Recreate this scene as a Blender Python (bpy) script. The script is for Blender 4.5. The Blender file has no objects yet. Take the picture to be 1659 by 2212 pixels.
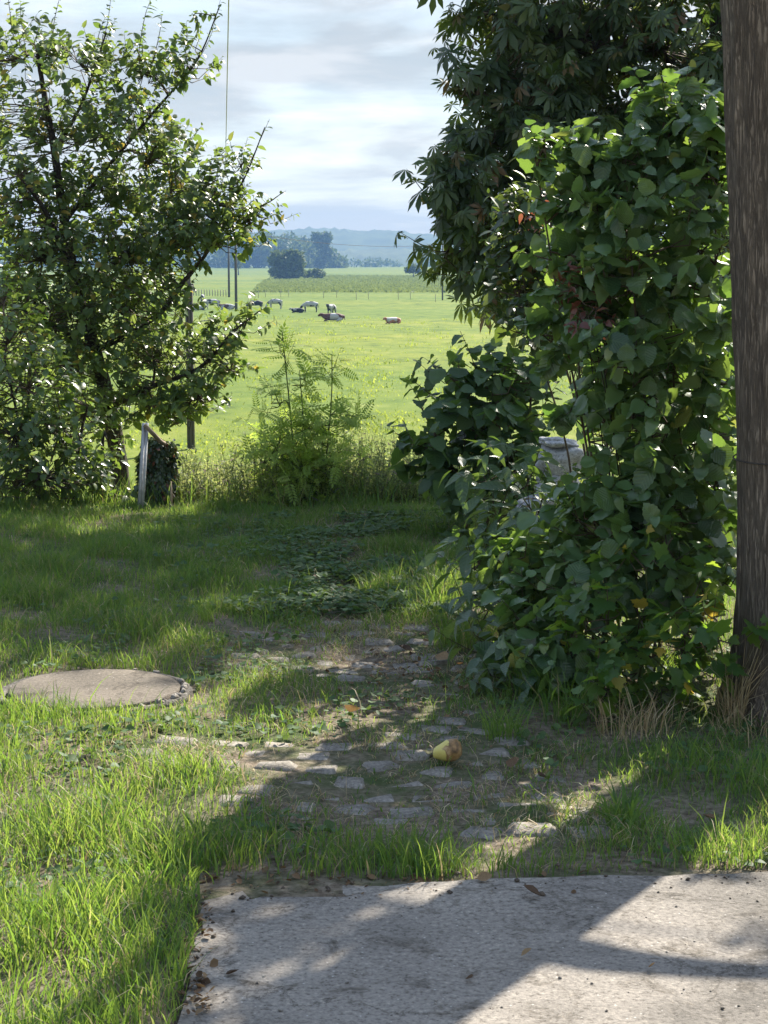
import bpy, math, random
import numpy as np
from mathutils import Vector, Matrix, noise as mnoise

random.seed(7)
RNG = np.random.default_rng(7)
S = bpy.context.scene
COL = S.collection

# ------------------------------------------------------------------ camera, sky, sun, exposure
FPX, PW, PH = 4000.0, 1659.0, 2212.0        # focal length in the units of a 1659 px wide picture
CAM = np.array([0.0, 0.0, 1.6])
PITCH = math.atan((PH / 2 - 568.0) / FPX)
SUN_AZ = math.radians(27.0)                 # right of straight ahead (+Y)
SUN_EL = math.radians(38.0)
SUN_DIR = np.array([math.sin(SUN_AZ) * math.cos(SUN_EL), math.cos(SUN_AZ) * math.cos(SUN_EL), math.sin(SUN_EL)])

cd = bpy.data.cameras.new('camera')
cam = bpy.data.objects.new('camera', cd)
COL.objects.link(cam)
cam.location = CAM
cam.rotation_euler = (math.pi / 2 - PITCH, 0, 0)
cd.sensor_fit = 'HORIZONTAL'
cd.sensor_width = 36.0
cd.lens = 36.0 * FPX / PW
cd.clip_start = 0.05
cd.clip_end = 12000
S.camera = cam

W = bpy.data.worlds.new('World')
S.world = W
W.use_nodes = True
nt = W.node_tree
nt.nodes.clear()


def N(tree, kind, **kw):
    n = tree.nodes.new(kind)
    for k, v in kw.items():
        if k == 'inp':
            for a, b in v.items():
                n.inputs[a].default_value = b
        else:
            setattr(n, k, v)
    return n


def ramp(tree, stops, interp='LINEAR'):
    r = tree.nodes.new('ShaderNodeValToRGB')
    cr = r.color_ramp
    cr.interpolation = interp
    while len(cr.elements) < len(stops):
        cr.elements.new(0.5)
    for e, (p, c) in zip(cr.elements, stops):
        e.position = p
        e.color = (*c, 1) if len(c) == 3 else c
    return r


sky = N(nt, 'ShaderNodeTexSky', sky_type='NISHITA', sun_disc=False)
sky.sun_elevation = SUN_EL
sky.sun_rotation = SUN_AZ
sky.altitude = 50
sky.air_density = 1.0
sky.dust_density = 0.6
sky.ozone_density = 1.5
tc = N(nt, 'ShaderNodeTexCoord')
sep = N(nt, 'ShaderNodeSeparateXYZ')
nt.links.new(tc.outputs['Generated'], sep.inputs[0])
zz = N(nt, 'ShaderNodeMath', operation='MAXIMUM', inp={1: 0.0})
nt.links.new(sep.outputs['Z'], zz.inputs[0])
zp = N(nt, 'ShaderNodeMath', operation='ADD', inp={1: 0.13})
nt.links.new(zz.outputs[0], zp.inputs[0])
dv = []
for a in ('X', 'Y'):
    d = N(nt, 'ShaderNodeMath', operation='DIVIDE')
    nt.links.new(sep.outputs[a], d.inputs[0])
    nt.links.new(zp.outputs[0], d.inputs[1])
    dv.append(d)
cmb = N(nt, 'ShaderNodeCombineXYZ', inp={2: 0.37})
nt.links.new(dv[0].outputs[0], cmb.inputs[0])
nt.links.new(dv[1].outputs[0], cmb.inputs[1])
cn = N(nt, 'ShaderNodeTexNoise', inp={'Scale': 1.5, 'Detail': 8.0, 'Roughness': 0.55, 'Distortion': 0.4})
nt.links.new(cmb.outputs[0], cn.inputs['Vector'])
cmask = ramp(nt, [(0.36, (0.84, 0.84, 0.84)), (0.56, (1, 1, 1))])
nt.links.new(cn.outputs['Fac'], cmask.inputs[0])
cn2 = N(nt, 'ShaderNodeTexNoise', inp={'Scale': 2.3, 'Detail': 7.0, 'Roughness': 0.55, 'Distortion': 0.5})
nt.links.new(cmb.outputs[0], cn2.inputs['Vector'])
ccol = ramp(nt, [(0.36, (1.36, 1.48, 1.53)), (0.5, (1.5, 1.56, 1.57)), (0.64, (2.0, 1.98, 1.94))])
nt.links.new(cn2.outputs['Fac'], ccol.inputs[0])
hz = N(nt, 'ShaderNodeMapRange', inp={1: 0.0, 2: 0.13, 3: 0.93, 4: 0.97})
nt.links.new(sep.outputs['Z'], hz.inputs[0])
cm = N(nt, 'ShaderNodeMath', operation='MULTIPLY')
thin = N(nt, 'ShaderNodeMapRange', inp={1: 0.2, 2: 0.8, 3: 1.0, 4: 0.3})      # cloud thinned overhead, out of view, to strengthen the ambient sky light
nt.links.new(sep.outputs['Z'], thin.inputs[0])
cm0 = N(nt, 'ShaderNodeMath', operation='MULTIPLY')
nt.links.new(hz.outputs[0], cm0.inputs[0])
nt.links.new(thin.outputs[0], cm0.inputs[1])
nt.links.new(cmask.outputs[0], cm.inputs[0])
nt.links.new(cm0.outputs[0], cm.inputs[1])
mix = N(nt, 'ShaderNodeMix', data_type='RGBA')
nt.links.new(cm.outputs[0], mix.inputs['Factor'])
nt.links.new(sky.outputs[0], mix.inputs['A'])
glow = N(nt, 'ShaderNodeMapRange', inp={1: 0.0, 2: 0.09, 3: 1.0, 4: 0.0})          # the air is palest just above the horizon
nt.links.new(sep.outputs['Z'], glow.inputs[0])
cc2 = N(nt, 'ShaderNodeMix', data_type='RGBA', inp={'B': (2.3, 2.15, 1.9, 1)})
nt.links.new(glow.outputs[0], cc2.inputs['Factor'])
nt.links.new(ccol.outputs[0], cc2.inputs['A'])
nt.links.new(cc2.outputs['Result'], mix.inputs['B'])
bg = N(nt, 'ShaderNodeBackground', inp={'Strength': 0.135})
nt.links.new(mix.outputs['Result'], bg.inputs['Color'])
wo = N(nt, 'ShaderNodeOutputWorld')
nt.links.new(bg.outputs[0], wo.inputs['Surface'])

sd = bpy.data.lights.new('sun', 'SUN')
sd.energy = 4.6
sd.angle = math.radians(0.55)
sd.color = (1.0, 0.93, 0.82)
so = bpy.data.objects.new('sun', sd)
COL.objects.link(so)
so.rotation_euler = Vector(SUN_DIR).to_track_quat('Z', 'Y').to_euler()

S.view_settings.view_transform = 'Standard'
S.view_settings.look = 'None'
S.view_settings.exposure = 1.65
S.view_settings.gamma = 1.0
S.view_settings.use_curve_mapping = False
S.render.engine = 'CYCLES'
cy = S.cycles
cy.max_bounces = 7
cy.diffuse_bounces = 3
cy.glossy_bounces = 2
cy.transmission_bounces = 4
cy.transparent_max_bounces = 4
cy.volume_bounces = 0
cy.caustics_reflective = False
cy.caustics_refractive = False
cy.sample_clamp_indirect = 6.0
cy.use_denoising = True

# ------------------------------------------------------------------ picture <-> place
FW = np.array([0, math.cos(PITCH), -math.sin(PITCH)])
UP = np.array([0, math.sin(PITCH), math.cos(PITCH)])


def at(px, py, Y):
    d = FW * FPX + np.array([px - PW / 2, 0, 0]) - UP * (py - PH / 2)
    return CAM + d * (Y / d[1])


def onground(px, py, z=0.0):
    d = FW * FPX + np.array([px - PW / 2, 0, 0]) - UP * (py - PH / 2)
    return CAM + d * ((z - CAM[2]) / d[2])


def project(P):
    q = np.asarray(P) - CAM
    dep = q @ FW
    return q[..., 0] / dep * FPX + PW / 2, PH / 2 - (q @ UP) / dep * FPX, dep


EDGE, FOOT, FIELD = 12.1, 38.0, -4.4


def gz(x, y):
    """height of the ground"""
    x = np.asarray(x, float)
    y = np.asarray(y, float)
    n = (0.012 * np.sin(x * 2.3 + 0.6 * y) + 0.010 * np.sin(y * 3.1 - 1.3 * x + 1) + 0.006 * np.sin(7.1 * x + 3.3 * y)
         + 0.005 * np.sin(6.3 * y - 4.7 * x + 2))
    t = np.clip((y - EDGE - 0.06 * np.sin(x * 1.7)) / (FOOT - EDGE), 0, 1)
    t = t ** 1.05
    s = FIELD * t
    far = np.clip((y - 60) / 40, 0, 1)
    roll = far * (0.10 * np.sin(x * 0.05 + y * 0.021) + 0.08 * np.sin(y * 0.043 - x * 0.03))
    rise = 2.0 * np.clip((y - 800) / 600, 0, 1) ** 1.5
    return n * (1 - t) + s + roll + rise


# ------------------------------------------------------------------ materials
def new_mat(name):
    m = bpy.data.materials.new(name)
    m.use_nodes = True
    m.node_tree.nodes.clear()
    o = m.node_tree.nodes.new('ShaderNodeOutputMaterial')
    return m, m.node_tree, o


def leaf_mat(name, cols, trans, tw=0.45, rough=0.42, spec=0.5, odd=None, odd_p=0.0, grain=14.0, veins=0.0):
    """cols: dark..light base colours; trans: light seen through; odd: colour of a share odd_p of leaves"""
    m, t, o = new_mat(name)
    at_ = N(t, 'ShaderNodeAttribute', attribute_name='rnd')
    oi = N(t, 'ShaderNodeObjectInfo')
    add = N(t, 'ShaderNodeMath', operation='ADD')
    t.links.new(at_.outputs['Fac'], add.inputs[0])
    t.links.new(oi.outputs['Random'], add.inputs[1])
    fr = N(t, 'ShaderNodeMath', operation='FRACT')
    t.links.new(add.outputs[0], fr.inputs[0])
    lo = 1.0 - odd_p
    cols = [tuple(1.2 * v for v in c) for c in cols]
    stops = [(lo * i / (len(cols) - 1) * 0.98, c) for i, c in enumerate(cols)]
    tst = [(0.0, trans[0]), (lo * 0.98, trans[-1])]
    if odd_p > 0:
        stops.append((min(lo + 0.01, 0.999), odd))
        tst.append((min(lo + 0.01, 0.999), tuple(min(1, 1.6 * v) for v in odd)))
    r1 = ramp(t, stops)
    r2 = ramp(t, tst)
    t.links.new(fr.outputs[0], r1.inputs[0])
    t.links.new(fr.outputs[0], r2.inputs[0])
    tcn = N(t, 'ShaderNodeTexCoord')
    nz = N(t, 'ShaderNodeTexNoise', inp={'Scale': grain, 'Detail': 2.0})
    t.links.new(tcn.outputs['Object'], nz.inputs['Vector'])
    hs = N(t, 'ShaderNodeHueSaturation')
    mr = N(t, 'ShaderNodeMapRange', inp={1: 0.25, 2: 0.75, 3: 0.72, 4: 1.3})
    t.links.new(nz.outputs['Fac'], mr.inputs[0])
    t.links.new(mr.outputs[0], hs.inputs['Value'])
    t.links.new(r1.outputs[0], hs.inputs['Color'])
    pr = N(t, 'ShaderNodeBsdfPrincipled', inp={'Roughness': rough, 'Specular IOR Level': spec})
    t.links.new(hs.outputs[0], pr.inputs['Base Color'])
    tr = N(t, 'ShaderNodeBsdfTranslucent')
    t.links.new(r2.outputs[0], tr.inputs['Color'])
    mx = N(t, 'ShaderNodeMixShader', inp={0: tw})
    t.links.new(pr.outputs[0], mx.inputs[1])
    t.links.new(tr.outputs[0], mx.inputs[2])
    t.links.new(mx.outputs[0], o.inputs['Surface'])
    if veins:
        lu = N(t, 'ShaderNodeAttribute', attribute_name='luv')
        sx = N(t, 'ShaderNodeSeparateXYZ')
        t.links.new(lu.outputs['Vector'], sx.inputs[0])
        ab = N(t, 'ShaderNodeMath', operation='ABSOLUTE')
        t.links.new(sx.outputs['X'], ab.inputs[0])
        d1 = N(t, 'ShaderNodeMath', operation='MULTIPLY_ADD', inp={1: -0.8})
        t.links.new(ab.outputs[0], d1.inputs[0])
        t.links.new(sx.outputs['Y'], d1.inputs[2])
        d2 = N(t, 'ShaderNodeMath', operation='MULTIPLY', inp={1: 8.0})
        t.links.new(d1.outputs[0], d2.inputs[0])
        d3 = N(t, 'ShaderNodeMath', operation='PINGPONG', inp={1: 0.5})
        t.links.new(d2.outputs[0], d3.inputs[0])
        r3 = N(t, 'ShaderNodeMapRange', inp={1: 0.0, 2: 0.16, 3: 1.0, 4: 0.0})
        t.links.new(d3.outputs[0], r3.inputs[0])
        r4 = N(t, 'ShaderNodeMapRange', inp={1: 0.0, 2: 0.035, 3: 1.0, 4: 0.0})
        t.links.new(ab.outputs[0], r4.inputs[0])
        mxv = N(t, 'ShaderNodeMath', operation='MAXIMUM')
        t.links.new(r3.outputs[0], mxv.inputs[0])
        t.links.new(r4.outputs[0], mxv.inputs[1])
        lighten = N(t, 'ShaderNodeMix', data_type='RGBA', inp={'B': (*[min(1, v * 1.9) for v in cols[-1]], 1)})
        fv = N(t, 'ShaderNodeMath', operation='MULTIPLY', inp={1: veins})
        t.links.new(mxv.outputs[0], fv.inputs[0])
        t.links.new(fv.outputs[0], lighten.inputs['Factor'])
        t.links.new(hs.outputs[0], lighten.inputs['A'])
        sn = N(t, 'ShaderNodeTexNoise', inp={'Scale': 60.0, 'Detail': 3.0, 'Roughness': 0.6})
        t.links.new(tcn.outputs['Object'], sn.inputs['Vector'])
        sr = ramp(t, [(0.66, (0, 0, 0)), (0.72, (1, 1, 1))])
        t.links.new(sn.outputs['Fac'], sr.inputs[0])
        spot = N(t, 'ShaderNodeMix', data_type='RGBA', inp={'B': (0.13, 0.08, 0.03, 1)})
        sf = N(t, 'ShaderNodeMath', operation='MULTIPLY', inp={1: 0.6})
        t.links.new(sr.outputs[0], sf.inputs[0])
        t.links.new(sf.outputs[0], spot.inputs['Factor'])
        t.links.new(lighten.outputs['Result'], spot.inputs['A'])
        t.links.new(spot.outputs['Result'], pr.inputs['Base Color'])
        bp = N(t, 'ShaderNodeBump', inp={'Strength': 0.6, 'Distance': 0.004})
        bp.invert = True
        t.links.new(d3.outputs[0], bp.inputs['Height'])
        t.links.new(bp.outputs[0], pr.inputs['Normal'])
    return m


def surf_mat(name, stops, scale=8.0, detail=6.0, rough=0.85, bump=0.3, bscale=None, stretch=(1, 1, 1), coord='Object', bdist=0.02, spec=0.3, metal=0.0):
    m, t, o = new_mat(name)
    tcn = N(t, 'ShaderNodeTexCoord')
    mp = N(t, 'ShaderNodeMapping', inp={'Scale': stretch})
    t.links.new(tcn.outputs[coord], mp.inputs['Vector'])
    nz = N(t, 'ShaderNodeTexNoise', inp={'Scale': scale, 'Detail': detail, 'Roughness': 0.6})
    t.links.new(mp.outputs[0], nz.inputs['Vector'])
    r = ramp(t, stops)
    t.links.new(nz.outputs['Fac'], r.inputs[0])
    pr = N(t, 'ShaderNodeBsdfPrincipled', inp={'Roughness': rough, 'Specular IOR Level': spec, 'Metallic': metal})
    t.links.new(r.outputs[0], pr.inputs['Base Color'])
    nb = N(t, 'ShaderNodeTexNoise', inp={'Scale': bscale or scale * 3, 'Detail': 6.0})
    t.links.new(mp.outputs[0], nb.inputs['Vector'])
    b = N(t, 'ShaderNodeBump', inp={'Strength': bump, 'Distance': bdist})
    t.links.new(nb.outputs['Fac'], b.inputs['Height'])
    t.links.new(b.outputs[0], pr.inputs['Normal'])
    t.links.new(pr.outputs[0], o.inputs['Surface'])
    return m


def bark_mat(name, dark, light, sx=9.0, sz=1.6, crack=0.6):
    m, t, o = new_mat(name)
    tcn = N(t, 'ShaderNodeTexCoord')
    mp = N(t, 'ShaderNodeMapping', inp={'Scale': (sx, sx, sz)})
    t.links.new(tcn.outputs['Object'], mp.inputs['Vector'])
    nz = N(t, 'ShaderNodeTexNoise', inp={'Scale': 3.0, 'Detail': 8.0, 'Roughness': 0.7, 'Distortion': 0.6})
    t.links.new(mp.outputs[0], nz.inputs['Vector'])
    vo = N(t, 'ShaderNodeTexVoronoi', feature='DISTANCE_TO_EDGE', inp={'Scale': 4.5})
    wn = N(t, 'ShaderNodeMix', data_type='RGBA', blend_type='ADD', inp={'Factor': 0.8})
    t.links.new(mp.outputs[0], wn.inputs['A'])
    t.links.new(nz.outputs['Color'], wn.inputs['B'])
    t.links.new(wn.outputs['Result'], vo.inputs['Vector'])
    vr = N(t, 'ShaderNodeMapRange', inp={1: 0.0, 2: 0.22, 3: 0.35, 4: 1.0})
    t.links.new(vo.outputs['Distance'], vr.inputs[0])
    r = ramp(t, [(0.3, dark), (0.55, tuple((a + b) / 2 for a, b in zip(dark, light))), (0.75, light)])
    t.links.new(nz.outputs['Fac'], r.inputs[0])
    pr = N(t, 'ShaderNodeBsdfPrincipled', inp={'Roughness': 0.9, 'Specular IOR Level': 0.2})
    fine = N(t, 'ShaderNodeTexNoise', inp={'Scale': 60.0, 'Detail': 3.0})
    t.links.new(tcn.outputs['Object'], fine.inputs['Vector'])
    fl = ramp(t, [(0.62, (0, 0, 0)), (0.72, (1, 1, 1))])
    t.links.new(fine.outputs['Fac'], fl.inputs[0])
    lich = N(t, 'ShaderNodeMix', data_type='RGBA', inp={'B': (0.28, 0.25, 0.2, 1)})
    fm = N(t, 'ShaderNodeMath', operation='MULTIPLY', inp={1: 0.55})
    t.links.new(fl.outputs[0], fm.inputs[0])
    t.links.new(fm.outputs[0], lich.inputs['Factor'])
    t.links.new(r.outputs[0], lich.inputs['A'])
    crv = N(t, 'ShaderNodeMix', data_type='RGBA', inp={'A': (*[v * .55 for v in dark], 1)})
    t.links.new(vr.outputs[0], crv.inputs['Factor'])
    t.links.new(lich.outputs['Result'], crv.inputs['B'])
    t.links.new(crv.outputs['Result'], pr.inputs['Base Color'])
    hsum = N(t, 'ShaderNodeMath', operation='MULTIPLY_ADD', inp={1: crack})
    t.links.new(vr.outputs[0], hsum.inputs[0])
    t.links.new(nz.outputs['Fac'], hsum.inputs[2])
    b = N(t, 'ShaderNodeBump', inp={'Strength': 0.9, 'Distance': 0.012})
    t.links.new(hsum.outputs[0], b.inputs['Height'])
    t.links.new(b.outputs[0], pr.inputs['Normal'])
    t.links.new(pr.outputs[0], o.inputs['Surface'])
    return m


# ------------------------------------------------------------------ objects
def tag(o, label=None, cat=None, group=None, kind=None):
    for k, v in (('label', label), ('category', cat), ('group', group), ('kind', kind)):
        if v:
            o[k] = v
    return o


def empty(name, loc=(0, 0, 0), label=None, cat=None, group=None, kind=None):
    o = bpy.data.objects.new(name, None)
    o.empty_display_size = 0.1
    COL.objects.link(o)
    o.location = loc
    return tag(o, label, cat, group, kind)


def mesh_np(name, V, T, mat=None, rnd=None, smooth=True, luv=None):
    """mesh from arrays: V (n,3), T (m,3 or 4)"""
    V = np.ascontiguousarray(V, dtype=np.float32)
    T = np.ascontiguousarray(T, dtype=np.int32)
    k = T.shape[1]
    me = bpy.data.meshes.new(name)
    me.vertices.add(len(V))
    me.vertices.foreach_set('co', V.ravel())
    me.loops.add(T.size)
    me.loops.foreach_set('vertex_index', T.ravel())
    me.polygons.add(len(T))
    me.polygons.foreach_set('loop_start', np.arange(0, T.size, k, dtype=np.int32))
    me.polygons.foreach_set('loop_total', np.full(len(T), k, dtype=np.int32))
    if smooth:
        me.polygons.foreach_set('use_smooth', np.ones(len(T), dtype=bool))
    if luv is not None:
        a = me.attributes.new('luv', 'FLOAT_VECTOR', 'POINT')
        a.data.foreach_set('vector', np.ascontiguousarray(luv, dtype=np.float32).ravel())
    if rnd is not None:
        a = me.attributes.new('rnd', 'FLOAT', 'POINT')
        a.data.foreach_set('value', np.ascontiguousarray(rnd, dtype=np.float32))
    me.update(calc_edges=True)
    if mat:
        me.materials.append(mat)
    return me


def link(name, me, parent=None, loc=None):
    o = bpy.data.objects.new(name, me)
    COL.objects.link(o)
    if parent is not None:
        o.parent = parent
    if loc is not None:
        o.location = loc
    return o


class MB:
    """collects pieces into one mesh of triangles"""

    def __init__(self):
        self.V, self.T, self.R, self.n = [], [], [], 0

    def add(self, V, T, r=0.0):
        V = np.asarray(V, float)
        T = np.asarray(T, int)
        if T.shape[1] == 4:
            T = np.concatenate([T[:, [0, 1, 2]], T[:, [0, 2, 3]]])
        self.V.append(V)
        self.T.append(T + self.n)
        self.R.append(np.full(len(V), r) if np.isscalar(r) else r)
        self.n += len(V)

    def tube(self, pts, rad, sides=6, cap=True, wob=0.0):
        P = np.asarray(pts, float)
        k = len(P)
        R = np.broadcast_to(np.asarray(rad, float), (k,)).copy()
        D = np.gradient(P, axis=0)
        D /= np.linalg.norm(D, axis=1, keepdims=True) + 1e-9
        ref = np.array([0, 0, 1.0]) if abs(D[0][2]) < 0.8 else np.array([1.0, 0, 0])
        U = np.cross(D, ref)
        U /= np.linalg.norm(U, axis=1, keepdims=True) + 1e-9
        B = np.cross(D, U)
        a = np.arange(sides) * 2 * math.pi / sides
        ring = (U[:, None, :] * np.cos(a)[None, :, None] + B[:, None, :] * np.sin(a)[None, :, None])
        rr = R[:, None, None] * (1 + (wob * RNG.normal(size=(k, sides, 1)) if wob else 0))
        V = (P[:, None, :] + ring * rr).reshape(-1, 3)
        i = np.arange(k - 1)[:, None] * sides
        j = np.arange(sides)[None, :]
        j2 = (j + 1) % sides
        Q = np.stack([i + j, i + j2, i + sides + j2, i + sides + j], -1).reshape(-1, 4)
        T = np.concatenate([Q[:, [0, 1, 2]], Q[:, [0, 2, 3]]])
        if cap:
            V = np.concatenate([V, P[:1], P[-1:]])
            c0, c1 = k * sides, k * sides + 1
            jj = np.arange(sides)
            j3 = (jj + 1) % sides
            T = np.concatenate([T, np.stack([np.full(sides, c0), j3, jj], -1),
                                np.stack([np.full(sides, c1), (k - 1) * sides + jj, (k - 1) * sides + j3], -1)])
        self.add(V, T)

    def build(self, name, mat, parent=None, origin=None, smooth=True):
        V = np.concatenate(self.V)
        if origin is not None:
            V = V - np.asarray(origin)
        me = mesh_np(name, V, np.concatenate(self.T), mat, np.concatenate(self.R), smooth)
        return link(name, me, parent)


def box_arr(c, s):
    c = np.asarray(c, float)
    s = np.asarray(s, float) / 2
    V = np.array([[x, y, z] for x in (-1, 1) for y in (-1, 1) for z in (-1, 1)]) * s + c
    F = np.array([[0, 1, 3, 2], [4, 6, 7, 5], [0, 4, 5, 1], [2, 3, 7, 6], [0, 2, 6, 4], [1, 5, 7, 3]])
    return V, F


def unit(v):
    return v / (np.linalg.norm(v, axis=-1, keepdims=True) + 1e-9)


# ------------------------------------------------------------------ leaf shapes (x across, y along 0..1, z out)
def leaf_shape(w, fold=0.25, curl=0.18, stalk=0.0):
    """w: half widths along the leaf from base to tip (first and last 0)"""
    k = len(w) - 1
    V, T, rows = [], [], []
    for i, h in enumerate(w):
        t = i / k
        z = -curl * t * t
        y = stalk + (1 - stalk) * t
        if i in (0, k):
            rows.append((len(V),) * 3)
            V.append((0, y, z))
        else:
            rows.append((len(V), len(V) + 1, len(V) + 2))
            V += [(-h, y - 0.25 * h * (1 - t), z + fold * h), (0, y, z), (h, y - 0.25 * h * (1 - t), z + fold * h)]
    for a, b in zip(rows[:-1], rows[1:]):
        for l, r in ((0, 1), (1, 2)):
            q = [a[l], a[r], b[r], b[l]]
            u = []
            for v in q:
                if v not in u:
                    u.append(v)
            if len(u) == 4:
                T += [(u[0], u[1], u[2]), (u[0], u[2], u[3])]
            elif len(u) == 3:
                T.append(tuple(u))
    return np.array(V, float), np.array(T, int)


def fan_shape(outline, cz=-0.05, droop=0.25):
    P = np.array(outline, float)
    n = len(P)
    z = -droop * (P[:, 1] - 0.1) ** 2 + 0.10 * np.abs(P[:, 0])
    V = np.concatenate([np.array([[0, 0.38, cz]]), np.column_stack([P, z])])
    T = np.array([(0, 1 + i, 1 + (i + 1) % n) for i in range(n)])
    return V, T


SH_APPLE = leaf_shape([0, 0.25, 0.30, 0.2, 0], 0.30, 0.22)
SH_LANCE = leaf_shape([0, 0.13, 0.2, 0.2, 0.15, 0.07, 0], 0.3, 0.35)
SH_SMALL = leaf_shape([0, 0.24, 0.22, 0], 0.2, 0.1)
SH_HAZEL = leaf_shape([0, 0.28, 0.41, 0.43, 0.51, 0.46, 0.52, 0.43, 0.44, 0.3, 0.27, 0.1, 0], 0.16, 0.24)
def bent(shape, sx, side):
    V, T = shape
    V = V.copy()
    V[:, 0] = V[:, 0] * sx + side * V[:, 1] ** 2
    V[:, 2] += 0.03 * np.sin(V[:, 1] * 9 + V[:, 0] * 14)
    return V, T


_hz = [0, 0.28, 0.41, 0.43, 0.51, 0.46, 0.52, 0.43, 0.44, 0.3, 0.27, 0.1, 0]
SH_HAZELS = [bent(leaf_shape(_hz, f, c), sx, sd_) for f, c, sx, sd_ in ((.16, .24, 1, .04), (.42, .1, .85, -.08), (-.12, .45, .95, .08), (.3, .55, .8, -.03), (.05, -.12, 1.08, .05))]
SH_ROUND = leaf_shape([0, 0.36, 0.46, 0.42, 0.26, 0], 0.2, 0.2)
SH_STRIP = leaf_shape([0, 0.11, 0.16, 0.13, 0], 0.2, 0.35)
_mp = [(0, 0), (.16, -.05), (.34, .06), (.30, .16), (.52, .30), (.44, .36), (.50, .52), (.34, .50), (.22, .58), (.24, .74), (.13, .76),
       (0, 1.0)]
SH_MAPLE = fan_shape(_mp + [(-x, y) for x, y in _mp[-2:0:-1]])


class Leaves:
    def __init__(self):
        self.P, self.A, self.Nn, self.S = [], [], [], []

    def add(self, P, A, Nn, Sz):
        self.P.append(P.reshape(-1, 3))
        self.A.append(A.reshape(-1, 3))
        self.Nn.append(Nn.reshape(-1, 3))
        self.S.append(np.asarray(Sz).reshape(-1))

    def arrays(self):
        P, A, Nn, Sz = map(np.concatenate, (self.P, self.A, self.Nn, self.S))
        A = unit(A)
        Nn = unit(Nn - A * np.sum(Nn * A, 1, keepdims=True))
        return P, A, Nn, Sz

    def build(self, parent, shape, mat, name='crown', singles=300, single_name='leaf', kind='stuff'):
        """one joined part, and the leaves that show largest as parts of their own"""
        P, A, Nn, Sz = self.arrays()
        X = np.cross(A, Nn)
        shapes = shape if isinstance(shape, list) else [shape]
        which = RNG.integers(0, len(shapes), len(P))
        sel = np.zeros(len(P), bool)
        loc = np.array(parent.location)
        if singles:
            px, py, dep = project(P)
            face = np.abs(np.sum(Nn * unit(CAM - P), 1)) + 0.25
            score = np.where((px > 5) & (px < PW - 5) & (py > 5) & (py < PH - 5) & (dep > 0.2), Sz / dep * face, 0)
            # the front of the plant only: leaves hidden far behind others show little
            score = score * np.exp(-(dep - np.percentile(dep, 2)) * 0.8)
            idx = np.argsort(-score)[:singles]
            idx = idx[score[idx] > 0]
            sel[idx] = True
            mes = [mesh_np(single_name, v, t, mat, luv=v) for v, t in shapes]
            for i in idx:
                o = bpy.data.objects.new(single_name, mes[which[i]])
                COL.objects.link(o)
                o.parent = parent
                s = Sz[i]
                m = np.eye(4)
                m[:3, 0], m[:3, 1], m[:3, 2], m[:3, 3] = X[i] * s, A[i] * s, Nn[i] * s, P[i] - loc
                o.matrix_basis = Matrix(m.tolist())
        VV, TT, RR, UU, off = [], [], [], [], 0
        for q, (V, T) in enumerate(shapes):
            r = ~sel & (which == q)
            n, k = int(r.sum()), len(V)
            if not n:
                continue
            VV.append((P[r][:, None] - loc + Sz[r][:, None, None] * (V[None, :, 0:1] * X[r][:, None] + V[None, :, 1:2] * A[r][:, None] + V[None, :, 2:3] * Nn[r][:, None])).reshape(-1, 3))
            TT.append((T[None] + (np.arange(n) * k)[:, None, None]).reshape(-1, 3) + off)
            RR.append(np.repeat(RNG.random(n), k))
            UU.append(np.tile(V, (n, 1)))
            off += n * k
        if VV:
            o = link(name, mesh_np(name, np.concatenate(VV), np.concatenate(TT), mat, np.concatenate(RR), luv=np.concatenate(UU) if off < 150000 else None), parent)
            if kind:
                o['kind'] = kind


def shoots(L, start, dirs, length, m, size, spread=0.9, droop=0.25, twig=None, tr=0.004, up=1.0, jit=0.5, bend=0.12, first=0.2):
    """leaves set round a bundle of shoots; start, dirs (n,3), length (n)"""
    n = len(start)
    dirs = unit(dirs)
    length = np.broadcast_to(length, (n,))
    t = np.linspace(first, 1.0, m)[None, :, None]
    side = unit(np.cross(dirs, RNG.normal(size=(n, 3))))
    L3 = length[:, None, None]
    P = start[:, None] + dirs[:, None] * L3 * t + side[:, None] * (bend * L3 * t * t)
    ax = unit(np.cross(dirs, np.array([0.13, 0.05, 1.0])))
    bx = np.cross(dirs, ax)
    phi = RNG.random((n, 1)) * 6.28 + np.arange(m)[None] * 2.4 + RNG.normal(size=(n, m)) * 0.35
    out = ax[:, None] * np.cos(phi)[..., None] + bx[:, None] * np.sin(phi)[..., None]
    A = unit(out * spread + dirs[:, None] * (1.05 - 0.55 * spread) + np.array([0, 0, -droop]) + RNG.normal(size=(n, m, 3)) * 0.18)
    Nn = np.array([0, 0, up]) + RNG.normal(size=(n, m, 3)) * jit + 0.25 * dirs[:, None]
    sz = size * (0.45 + 0.8 * RNG.random((n, m)) ** 1.2) * (1.0 - 0.35 * t[..., 0] ** 3)
    L.add(P, A, Nn, sz)
    if twig is not None:
        for i in range(n):
            s0 = start[i]
            q = [s0, s0 + dirs[i] * length[i] * 0.5 + side[i] * bend * length[i] * .25, s0 + dirs[i] * length[i] + side[i] * bend * length[i]]
            twig.tube(q, [tr, tr * 0.75, tr * 0.35], 3, cap=False)


def curve_pts(pts, k=6):
    """smooth polyline through the points (Catmull-Rom)"""
    P = np.asarray(pts, float)
    P = np.concatenate([[2 * P[0] - P[1]], P, [2 * P[-1] - P[-2]]])
    out = []
    for i in range(1, len(P) - 2):
        a, b, c, d = P[i - 1:i + 3]
        for t in np.arange(k) / k:
            out.append(0.5 * (2 * b + (c - a) * t + (2 * a - 5 * b + 4 * c - d) * t * t + (3 * b - 3 * c + d - a) * t ** 3))
    out.append(P[-2])
    return np.array(out)


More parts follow.
